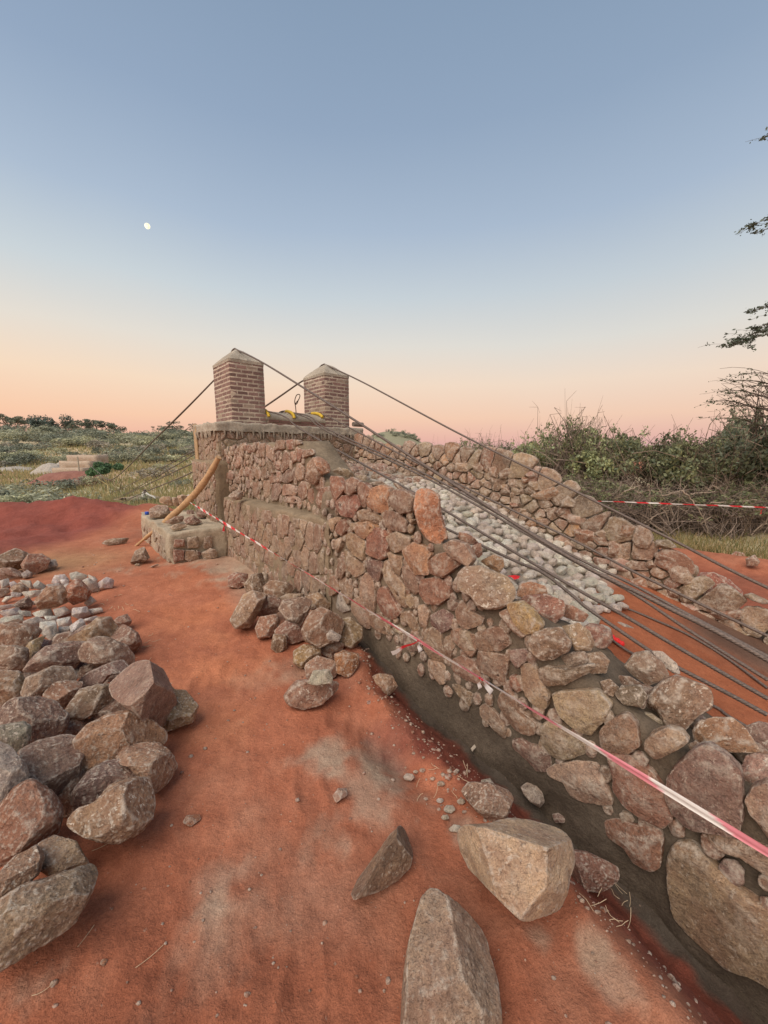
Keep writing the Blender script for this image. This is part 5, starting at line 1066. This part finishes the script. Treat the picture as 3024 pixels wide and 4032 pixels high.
md = 1900; mr = ray(580, 890); mr = mr / np.linalg.norm(mr); m_, nt, b = mat_base('moon_glow'); b.inputs['Base Color'].default_value = (.8, .75, .6, 1); b.inputs['Emission Color'].default_value = (1, .93, .70, 1); b.inputs['Emission Strength'].default_value = 1.05; nt.links.new(ramp_n(nt, noise_n(nt, .12, 3, .6, wpos(nt)), [(.35, (.78, .66, .42)), (.6, (1, .93, .72))]), b.inputs['Emission Color']); b.inputs['Base Color'].default_value = (.1, .1, .08, 1)
d, F = ico(3); o = mesh_obj('moon', CAMP + mr * md + d * md * .0048, [F], m_, None, None, True, CAMP + mr * md); tag(o, 'small bright moon in the dusk sky above left', 'moon'); 

# ------------------------------------------------------------------ vegetation
def leaves(acc, pts, size, cols, rng, asp=.55, out=None):
    n = len(pts); d1 = rng.normal(size=(n, 3)); d1[:, 2] *= .6; d1 /= np.linalg.norm(d1, axis=1, keepdims=True); d2 = np.cross(d1, rng.normal(size=(n, 3))); d2 /= np.linalg.norm(d2, axis=1, keepdims=True)
    s = (size * rng.uniform(.6, 1.3, n))[:, None]; V = np.stack([pts - d1 * s, pts + d2 * s * asp, pts + d1 * s, pts - d2 * s * asp], 1).reshape(-1, 3)
    Q = np.arange(n * 4).reshape(-1, 4); acc.add(V, Q=Q, c=np.repeat(cols, 4, 0))
def sticks(acc, A, B, r, cols):
    n = len(A); d = B - A; d /= np.linalg.norm(d, axis=1, keepdims=True) + 1e-9; u = np.cross(d, [.31, .17, .93]); u /= np.linalg.norm(u, axis=1, keepdims=True) + 1e-9; v = np.cross(d, u); r = np.broadcast_to(r, (n,))[:, None]
    V = []; 
    for e, k in ((A, 1), (B, .65)):
        for t in (0, 2.09, 4.19): V.append(e + r * k * (math.cos(t) * u + math.sin(t) * v))
    V = np.stack(V, 1).reshape(-1, 3); b = (np.arange(n) * 6)[:, None]; Q = np.concatenate([b + [0, 1, 4, 3], b + [1, 2, 5, 4], b + [2, 0, 3, 5]]); acc.add(V, Q=Q, c=np.repeat(cols, 6, 0))
def branchy(rng, base, tips, nseg=5, wob=.12):
    """curved limbs from base to each tip; returns segments and points with radii"""
    A, B, r, ends = [], [], [], []
    for tp_ in tips:
        p = base.copy(); L = np.linalg.norm(tp_ - base); ctl = (base + tp_) / 2 + rng.normal(size=3) * L * wob + [0, 0, L * .1]
        q = [(1 - t) ** 2 * base + 2 * t * (1 - t) * ctl + t * t * tp_ for t in np.linspace(0, 1, nseg + 1)]
        for i in range(nseg): A.append(q[i]); B.append(q[i + 1]); r.append(1 - .75 * i / nseg)
        ends += q[2:]
    return np.array(A), np.array(B), np.array(r), np.array(ends)
def make_bush(seed, leafy=.6, nb=70, col=(.10, .115, .045), twig=(.17, .125, .09), nl=5200, lsz=.028):
    """unit bush: footprint radius 1, height 1; leaves crown the upper part, tangled bare stems below"""
    rng = np.random.RandomState(seed); tw = Acc(); lf = Acc()
    lumps = [(rng.uniform(-.7, .7), rng.uniform(-.6, .6), rng.uniform(.62, .9), rng.uniform(.22, .42)) for _ in range(9)]
    for k in range(nb):
        b0 = np.array([rng.uniform(-.8, .8), rng.uniform(-.6, .6), 0]); l = lumps[rng.randint(9)]
        tips = [np.array([l[0], l[1], l[2]]) + rng.normal(size=3) * [l[3] * .9, l[3] * .9, l[3] * .55] for _ in range(3)]
        A, B, r, e = branchy(rng, b0, tips, 5, .16); c = np.array(twig) * rng.uniform(.6, 1.7, (len(A), 1)); sticks(tw, A, B, .009 * r + .002, c)
        # side twigs
        j = rng.randint(len(e), size=14); dv = rng.normal(size=(14, 3)) * .12; sticks(tw, e[j], e[j] + dv, .0028, np.array(twig) * rng.uniform(.7, 1.9, (14, 1)))
    n = int(nl * leafy); li = rng.randint(9, size=n); L = np.array(lumps)[li]; v = rng.normal(size=(n, 3)); v /= np.linalg.norm(v, axis=1, keepdims=True)
    rr = rng.uniform(.55, 1.1, n) ** .6; p = L[:, :3] + v * (L[:, 3:4] * rr[:, None]) * [1, 1, .62]
    keep = fbm(p * 4.5, 3, seed) > -.12; keep &= p[:, 2] > .22; p = p[keep]
    br_ = np.clip(.75 + .9 * fbm(p * 3.1, 3, seed + 4), .4, 1.7)[:, None] * rng.uniform(.7, 1.3, (len(p), 1)); leaves(lf, p, lsz, np.array(col) * br_ * (1 + [.15, .05, -.1] * rng.uniform(-1, 1, (len(p), 1))), rng)
    # loose sprays standing up out of the crown
    for k in range(16):
        l = lumps[rng.randint(9)]; b0 = np.array([l[0], l[1], l[2] + l[3] * .4]); t = b0 + [rng.uniform(-.25, .3), rng.uniform(-.2, .2), rng.uniform(.08, .26)]
        A, B, r, e = branchy(rng, b0, [t], 6, .1); sticks(tw, A, B, .0035, np.tile(np.array(twig) * .9, (len(A), 1))); m = 34; pp = A[rng.randint(len(A), size=m)] + rng.normal(size=(m, 3)) * .022; leaves(lf, pp, lsz * .85, np.tile(np.array(col) * 1.1, (m, 1)) * rng.uniform(.6, 1.3, (m, 1)), rng)
    return tw, lf
protoB = [make_bush(1, 1.9, 50, (.27, .29, .16)), make_bush(2, 1.7, 60, (.22, .24, .15), (.24, .18, .13)), make_bush(3, 1.9, 50, (.34, .37, .19)), make_bush(4, .6, 120, (.26, .28, .14), (.21, .16, .125))]
bush_src = {}
def place_bush(k, px, t, top_px_y, rad, label, rz, group='bushes of the thicket beyond the far wall', zoff=0):
    r = ray(px, 1990); x, y = r[0] * t, r[1] * t; g = tz(x, y); zt = CAM_H + t * (ray(px, top_px_y)[2]); h = (zt - g) / 1.08
    loc = (x, y, g - .03)
    if k not in bush_src:
        e = empty('bush', loc, label, 'bush', group); a = protoB[k][0].obj('stems', M_BARK, None); b = protoB[k][1].obj('foliage', M_LEAF, None)
        for c in (a, b): c.parent = e
        bush_src[k] = (a, b)
    else:
        e = empty('bush', loc, label, 'bush', group)
        for c in bush_src[k]: n = c.copy(); COL.objects.link(n); n.parent = e
    e.scale = (rad, rad, h); e.rotation_euler = (0, 0, rz)
BL = [(1, 2990, 8.6, 1660, 1.5, 'dark leafy bush under the overhanging tree at the right edge', .3), (0, 2760, 8.8, 1700, 1.35, 'dense dark green bush second from the right edge', 1.4), (0, 2580, 9.2, 1668, 1.25, 'green bush with a rounded top in the middle of the thicket', 2.2), (1, 2860, 10.4, 1625, 1.5, 'taller bush rising behind the front row at right', .8),
 (2, 2390, 9.8, 1712, 1.35, 'bright green bush left of the middle of the thicket', .5), (3, 2230, 10.5, 1665, 1.2, 'open twiggy bush with sprays against the sky', 1.1), (2, 2110, 11.5, 1722, 1.3, 'low green bush left of the twiggy one', 2.8), (1, 2010, 13.5, 1742, 1.4, 'small distant green bush in the left part of the thicket', .1), (3, 1880, 16, 1738, 1.3, 'sparse twiggy bush standing above the far wall', 2.0), (2, 1770, 20, 1762, 1.6, 'faint low bush at the left end of the thicket', .9),
 (3, 2500, 7.9, 1905, 1.0, 'bare brown brushwood in front of the rounded bush', 2.5), (3, 2800, 7.7, 1915, 1.05, 'bare brown brushwood in the middle of the front row', .4), (3, 3010, 7.8, 1890, 1.0, 'bare brown brushwood at the right end of the front row', 1.9), (3, 2330, 8.6, 1880, 1.0, 'bare brown brushwood at the left end of the front row', 3.0), (1, 3250, 8.8, 1640, 1.6, 'dark bush partly cut by the right edge of the photo', .7)]
for k, px, t, ty, rad, lb, rz in BL: place_bush(k, px, t, ty, rad, lb, rz)
# pale dead branches thrown in front of the thicket
rng = np.random.RandomState(14)
DB = [[(150,95),(250,60),(330,30)],[(550,138),(700,100),(760,85),(820,20)],[(410,10),(425,150),(440,400)],[(520,240),(600,350),(635,465)],[(760,85),(850,170),(930,280),(1000,400),(1035,540)],[(960,440),(1040,370),(1130,345)],[(1000,520),(1130,450),(1300,320)],[(1080,30),(1170,90),(1240,200)],[(1060,210),(1300,200),(1530,180)],[(1280,355),(1400,350),(1540,320)],[(360,430),(480,350),(600,300),(680,240)],[(890,520),(1000,480),(1100,420)],[(1100,230),(1300,260),(1450,270)],[(1480,560),(1590,450),(1659,430)],[(280,100),(340,120),(360,90)],[(850,120),(960,110),(1100,95)]]
for i, q in enumerate(DB):
    w = 7.0 + .1 * (i % 4); pp = []
    for x, y in q: rr_ = ray(2400 + x * .3761, 1900 + y * .3761); pp.append(CAMP + rr_ * (w / rr_[1]))
    a = Acc(); pth = smooth_path(pp, 6); pth = pth + rng.normal(size=pth.shape) * .008; sweep(a, pth, np.linspace(.014, .005, len(pth)), 6, np.array((.42, .33, .25)) * rng.uniform(.7, 1.1))
    for j in range(3): b0 = pth[rng.randint(len(pth))]; sweep(a, [b0, b0 + rng.normal(size=3) * .12, b0 + rng.normal(size=3) * .2 + [0, 0, .05]], np.array([.006, .004, .003]), 5, (.35, .27, .2))
    o = a.obj('dead_branch', M_BARK); tag(o, 'pale bare branch tangled in the front of the thicket', 'branch', 'dead branches in front of the thicket')
# tree reaching in from beyond the right edge
tb = np.array([7.9, 6.6, 0.0]); tb[2] = tz(tb[0], tb[1])
tree = empty('overhanging_tree', tb, 'dark tree outside the right edge with leafy branch tips reaching into the sky', 'tree')
tr = Acc(); lf = Acc(); rng = np.random.RandomState(18); top = tb + [-.2, -.1, 2.2]
sweep(tr, smooth_path([tb - [0, 0, .2], tb + [.1, 0, 1.0], top, tb + [-.1, .1, 4.5], tb + [.2, 0, 6.6]], 8), np.linspace(.19, .06, 33), 12, (.13, .10, .08))
def spray(tip_px, t, n_l, spread=.3, back=(1.1, .1, .25), lc=(.11, .135, .095), lsz=.024):
    tip = CAMP + ray(*tip_px) * (t / ray(*tip_px)[1]); base = tip + np.array(back)
    root = np.array([tb[0] - .05 + 1.2, tb[1] + rng.uniform(-.8, .8), max(base[2] - rng.uniform(-.5, 1.2), 1.8)])
    pth = smooth_path([root, (root + base) / 2 + [0, 0, .12], base, tip + np.array(back) * .4 + [0, 0, .05], tip], 7); sweep(tr, pth, np.linspace(.022, .003, len(pth)), 6, (.11, .085, .07))
    tail = pth[-12:]; m = 16; pts = []
    for j in range(m):
        b0 = tail[rng.randint(len(tail))]; e = b0 + rng.normal(size=3) * [spread, spread * .5, spread * .32] + [-.06, 0, -.03]; A, B, r, _ = branchy(rng, b0, [e], 4, .1); sticks(tr, A, B, .0024, np.tile((.1, .08, .06), (len(A), 1))); pts.append(A); pts.append(B)
    pts = np.vstack(pts); p = pts[rng.randint(len(pts), size=n_l)] + rng.normal(size=(n_l, 3)) * [.022, .022, .015]; leaves(lf, p, lsz, np.array(lc) * rng.uniform(.6, 1.4, (n_l, 1)), rng, .5)
for tp_, t, n_, sp in [((2998,545),6.2,120,.10),((2962,885),6.2,200,.12),((2975,918),6.3,110,.10),((2945,1235),6.2,220,.13),((2868,1365),6.2,300,.15),((2915,1335),6.3,260,.14),((2960,1300),6.1,240,.14),((3010,1290),6.4,200,.15)]: spray(tp_, t, n_, sp)
for tp_ in [(2790,1580),(2830,1540),(2880,1500),(2860,1600),(2930,1470),(2900,1560),(2960,1520),(2990,1600),(2820,1650),(2920,1640)]: spray(tp_, 6.6, 70, .2, (1.2, .2, -.1), (.14, .16, .10), .024)
for k in range(60):      # bare twigs fanning out of the lower limbs
    p0 = CAMP + ray(3080, 1640) * (6.7 / ray(3080, 1640)[1]) + rng.normal(size=3) * [.15, .3, .2]; e = CAMP + ray(rng.uniform(2820, 3060), rng.uniform(1450, 1620)) * (6.6 / ray(2900, 1550)[1]); A, B, r, _ = branchy(rng, p0, [e], 5, .08); sticks(tr, A, B, .0045 * r + .002, np.tile((.16, .12, .1), (len(A), 1)))
crown_extra = tb + [2.6, .6, 4.6] + rng.normal(size=(5000, 3)) * [1.0, 1.2, 1.2]; crown_extra = crown_extra[crown_extra[:, 0] > 9.6]; crown_extra = crown_extra[fbm(crown_extra * 1.3, 3, 9) > 0]; leaves(lf, crown_extra, .06, np.array((.05, .065, .04)) * rng.uniform(.6, 1.4, (len(crown_extra), 1)), rng)
o = tr.obj('trunk', M_BARK); o.parent = tree; o.matrix_parent_inverse = tree.matrix_basis.inverted(); o = lf.obj('crown', M_LEAF); o.parent = tree; o.matrix_parent_inverse = tree.matrix_basis.inverted()
# small trees and shrubs on the hillside across the valley
def make_tree(seed, flat=True, col=(.075, .10, .05), nl=900, trunk=(.2, .15, .1), lsz=.05, hgt=.55, width=1.0):
    rng = np.random.RandomState(seed); tw = Acc(); lf = Acc(); lumps = []
    for _ in range(8): lumps.append(np.array([rng.uniform(-.75, .75) * width, rng.uniform(-.6, .6) * width, rng.uniform(hgt, .92)]))
    A, B, r, e = branchy(rng, np.array([0, 0, 0.]) + [0, 0, hgt * .45], lumps, 5, .08); sticks(tw, A, B, .028 * r, np.tile(trunk, (len(A), 1)))
    sweep(tw, [np.array([0, 0, -.05]), np.array([.02, 0, hgt * .25]), np.array([0, 0, hgt * .5])], np.array([.05, .04, .035]), 7, trunk)
    li = rng.randint(8, size=nl); v = rng.normal(size=(nl, 3)); v /= np.linalg.norm(v, axis=1, keepdims=True); p = np.array(lumps)[li] + v * (rng.uniform(.3, 1, nl) ** .5)[:, None] * [.30, .30, .10 if flat else .24]
    if not flat: p[:, 2] -= rng.uniform(0, .2, nl)
    leaves(lf, p, lsz, np.array(col) * np.clip(.8 + .8 * fbm(p * 4, 2, seed), .4, 1.6)[:, None] * rng.uniform(.7, 1.3, (nl, 1)), rng); return tw, lf
def make_shrub(seed, col, nl=700, lsz=.06):
    rng = np.random.RandomState(seed); lf = Acc(); lumps = np.array([[rng.uniform(-.7, .7), rng.uniform(-.7, .7), rng.uniform(.25, .6), rng.uniform(.3, .45)] for _ in range(6)]); li = rng.randint(6, size=nl)
    v = rng.normal(size=(nl, 3)); v /= np.linalg.norm(v, axis=1, keepdims=True); p = lumps[li, :3] + v * lumps[li, 3:] * [1, 1, .8] * (rng.uniform(.4, 1, nl) ** .4)[:, None]; p[:, 2] = np.abs(p[:, 2])
    leaves(lf, p, lsz, np.array(col) * np.clip(.8 + .9 * fbm(p * 3, 2, seed), .4, 1.7)[:, None] * rng.uniform(.7, 1.3, (nl, 1)), rng)
    A = np.tile([[0, 0, 0.]], (14, 1)); sticks(lf, A, lumps[rng.randint(6, size=14), :3] + rng.normal(size=(14, 3)) * .1, .012, np.tile((.16, .12, .09), (14, 1))); return lf
TP = [make_tree(60, True, (.24, .26, .19)), make_tree(61, False, (.15, .19, .155), 1500, hgt=.4), make_tree(62, True, (.2, .2, .15), 380), make_tree(63, False, (.15, .18, .13), 1300, hgt=.45)]
TSRC = {}
def place_tree(k, x, y, h, wd, label, group='trees on the skyline of the far hill', rz=0, cat='tree', name='tree'):
    g = tz(x, y); e = empty(name, (x, y, g - .05), label, cat, group)
    if k not in TSRC:
        a = TP[k][0].obj('trunk', M_BARK, None); b = TP[k][1].obj('crown', M_LEAF, None); a.parent = e; b.parent = e; TSRC[k] = (a, b)
    else:
        for c in TSRC[k]: n = c.copy(); COL.objects.link(n); n.parent = e
    e.scale = (wd, wd, h); e.rotation_euler = (0, 0, rz)
def skyline(px, Y):
    x = (px - 1512) / FPX * Y; best = None
    yy = np.linspace(60, 230, 120); xx = x / Y * yy; k = int(np.argmax((terrain(xx, yy) - CAM_H) / yy)); return float(xx[k]), float(yy[k])
SK = [(5, 0, 30, 1.2), (35, 2, 34, 1.2), (66, 0, 48, 1.7), (98, 0, 44, 1.3), (125, 2, 38, 1.4), (180, 1, 40, 1.3), (205, 1, 46, 1.6), (242, 1, 52, 1.9), (285, 2, 34, 1.1), (310, 0, 30, 1.1), (340, 0, 42, 1.3), (377, 3, 38, 1.0), (402, 0, 42, 1.3), (430, 2, 38, 1.2), (452, 0, 40, 1.6), (480, 3, 32, 1.6), (640, 2, 30, .9), (668, 0, 32, 1.5), (706, 1, 30, .7), (728, 2, 44, 1.6)]
SKL = {0: 'flat topped thorn tree on the skyline of the far hill', 1: 'dense dark tree on the skyline of the far hill', 2: 'thin open tree on the skyline of the far hill', 3: 'rounded grey green tree on the skyline of the far hill'}
rng = np.random.RandomState(31)
for i, (px, k, hp, wf) in enumerate(SK):
    x, y = skyline(px, 150); h = hp / FPX * y * 1.25; place_tree(k, x, y, h * 1.1, h * wf * .62, SKL[k], rz=i)
SH = [make_shrub(70, (.41, .42, .29)), make_shrub(71, (.32, .35, .26)), make_shrub(72, (.47, .47, .30)), make_shrub(73, (.46, .42, .33))]  # hillside shrubs coloured paler and greyer in place of haze
HSRC = {}
def place_shrub(k, x, y, h, wd, label, group):
    if k not in HSRC: o = SH[k].obj('shrub', M_LEAF); HSRC[k] = o
    else: o = HSRC[k].copy(); COL.objects.link(o)
    o.location = (x, y, tz(x, y) - .05); o.scale = (wd, wd, h); o.rotation_euler = (0, 0, float(rng.uniform(0, 6))); tag(o, label, 'shrub', group)
nsh = 0; cnt = 0
while nsh < 235 and cnt < 9000:
    cnt += 1
    y = math.exp(rng.uniform(math.log(24), math.log(165))); az = rng.uniform(-1.08, -.42); x = az * y
    dn = fbm(np.array([[x * .07, y * .05, 0]]), 3, 44)[0]
    if y < 80 and dn < .12 and rng.rand() < .75: continue
    if abs(x + 44) < 13 and 42 < y < 62: continue
    if y < 34 and rng.rand() < .6: continue
    if y < 40 and abs(az + .72) < .07: continue
    k = rng.randint(4) if y < 90 else rng.choice([0, 1, 1, 2]); h = rng.uniform(.7, 1.6) * (.7 + y / 70); w_ = h * rng.uniform(.8, 1.6)
    place_shrub(k, x, y, h, w_, 'grey green shrub scattered over the grassy hillside across the valley', 'shrubs scattered over the far hillside'); nsh += 1
for i in range(26):          # bushes on the small hill seen past the tower
    x = rng.uniform(-18, 26); y = rng.uniform(278, 300); place_shrub([0, 1][i % 2], x, y, rng.uniform(1.5, 3), rng.uniform(2, 4), 'dark shrub on the small round hill beyond the tower', 'shrubs on the small round hill')
# lone thorn tree with a yellow trunk in the valley
r_ = ray(423, 1908); yy = 36.; x = r_[0] / r_[1] * yy; TP.append(make_tree(80, True, (.14, .24, .12), 2600, (.6, .5, .27), .055, .62)); zz = tz(x, yy); h = CAM_H + yy / r_[1] * ray(423, 1812)[2] - zz
place_tree(4, x, yy, max(h, 2), 1.5, 'bushy green thorn tree with a crooked yellow trunk standing alone in the valley', None, 1.0, name='thorn_tree')
# works on the other bank
def gp(px, py, y): r = ray(px, py); return np.array([r[0] / r[1] * y, y, 0])
bk = [gp(165, 1890, 42), gp(415, 1890, 42)]; a = Acc(); secs = []
for t in np.linspace(0, 1, 40):
    c = bk[0] * (1 - t) + bk[1] * t; hh = 1.35 * math.sin(math.pi * min(1, max(0, t))) ** .35; g = tz(c[0], c[1]) - .2
    secs.append([c + [0, -1.8 + 3.6 * u, g + .2 + hh * max(0, math.sin(math.pi * u)) ** .8] for u in np.linspace(0, 1, 14)])
loft(a, secs, amp=.2, sc=1, seed=90, c=(.27, .13, .10), closed=False); o = a.obj('earth_bank', M_GROUND); tag(o, 'dull red bank of dug earth before the works on the other side of the valley', 'earth bank')
ft_ = empty('stone_footing', [*gp(280, 1860, 46)[:2], tz(*gp(280, 1860, 46)[:2])], 'unfinished stepped stone footing behind the red bank across the valley', 'footing')
base = gp(205, 1860, 46); end_ = gp(330, 1860, 46)
for j, (hh, dy) in enumerate(((.9, 0), (.9, 1.2), (.9, 2.4))):
    a = Acc(); z0 = tz(base[0], 46 + dy) - .3 + j * .7; rp = [(base[0], 46 + dy), (end_[0], 46 + dy), (end_[0], 48 + dy), (base[0], 48 + dy)]; q = ring_pts(rp, .4); z1 = z0 + hh + .5
    cx, cy = (base[0] + end_[0]) / 2, 47 + dy; secs = [[np.array([u[0], u[1], z]) for u in q] for z in np.linspace(z0, z1, 5)] + [[np.array([cx + (u[0] - cx) * k, cy + (u[1] - cy) * k, z1]) for u in q] for k in np.linspace(.95, .05, 6)]
    loft(a, secs, amp=.12, sc=1.3, seed=92 + j, c=(.37, .29, .21)); a.obj('stone_tier', M_WALLSTONE, ft_)
for i, (xa, xb, ya, yd, lb) in enumerate([(160, 262, 1812, 52, 'grey heap of broken stone behind the footing across the valley, left one'), (275, 352, 1838, 50, 'grey heap of broken stone right of the footing across the valley'), (-40, 135, 1832, 58, 'wide flat spread of pale stone at the left edge across the valley')]):
    A_, B_ = gp(xa, ya, yd), gp(xb, ya, yd); c = (A_ + B_) / 2; L = abs(B_[0] - A_[0]) / 2; g = tz(c[0], c[1]); hh = [1.5, 1.5, .5][i]; a = Acc(); n = 28
    U_, V_ = np.meshgrid(np.linspace(-1, 1, n), np.linspace(-1, 1, n), indexing='ij'); m = np.clip(1 - U_ ** 2, 0, 1) ** .6 * np.clip(1 - V_ ** 2, 0, 1) ** .6; X_ = c[0] + U_ * L; Y_ = c[1] + V_ * 2.5; zz = terrain(X_, Y_) - .1 + m * hh * (1 + .4 * fbm(np.stack([X_, Y_, 0 * X_], -1), 3, 95 + i)); a.add(np.stack([X_, Y_, zz], -1).reshape(-1, 3), Q=grid_quads(n, n), c=(.42, .39, .34)); o = a.obj('stone_heap', M_PALE); tag(o, lb, 'stone heap')
a = Acc(); g = gp(313, 1870, 44); g[2] = tz(g[0], g[1]); sweep(a, [g - [0, 0, .3], g + [0.02, 0, 2.6]], np.array([.09, .07]), 7, (.42, .36, .27)); o = a.obj('wooden_post', M_WOOD); tag(o, 'thin pale wooden post standing in front of the footing across the valley', 'post')
# dry grass over the far field and at the foot of the thicket
rng = np.random.RandomState(55); a = Acc(); n = 26000
y = np.exp(rng.uniform(math.log(15), math.log(95), n)); x = y * rng.uniform(-1.1, -.38, n); z = terrain(x, y); h = rng.uniform(.12, .42, n) * (1 + y / 80); p = np.stack([x, y, z], 1); tip = p + np.stack([rng.normal(size=n) * .12, rng.normal(size=n) * .1, h], 1) ; w_ = (.010 * y / 8 + .01)
V = np.stack([p - np.stack([w_, 0 * w_, 0 * w_], 1), p + np.stack([w_, 0 * w_, 0 * w_], 1), tip], 1).reshape(-1, 3); cc = np.array((.36, .29, .14)) * rng.uniform(.6, 1.25, (n, 1)) * np.where(rng.rand(n, 1) < .3, [.6, .8, .7], [1, 1, 1]); a.add(V, T=np.arange(n * 3).reshape(-1, 3), c=np.repeat(cc, 3, 0))
o = a.obj('dry_grass', M_LEAF); tag(o, 'dry straw coloured grass over the field across the valley', 'grass', None, 'stuff')
a = Acc(); n = 14000; w = 7.4 + rng.gamma(2, .55, n); s = rng.uniform(-7, 1.5, n); x = .65 * s + .76 * w; y = -.76 * s + .65 * w; z = terrain(x, y); h = rng.uniform(.04, .16, n); p = np.stack([x, y, z], 1); tip = p + np.stack([rng.normal(size=n) * .05, rng.normal(size=n) * .05, h], 1); q = np.array([.006, 0, 0]); V = np.stack([p - q, p + q, tip], 1).reshape(-1, 3)
cc = np.where(rng.rand(n, 1) < .4, [.16, .17, .06], [.40, .30, .14]) * rng.uniform(.6, 1.2, (n, 1)); a.add(V, T=np.arange(n * 3).reshape(-1, 3), c=np.repeat(cc, 3, 0)); o = a.obj('verge_grass', M_LEAF); tag(o, 'short dry grass along the foot of the thicket', 'grass', None, 'stuff')
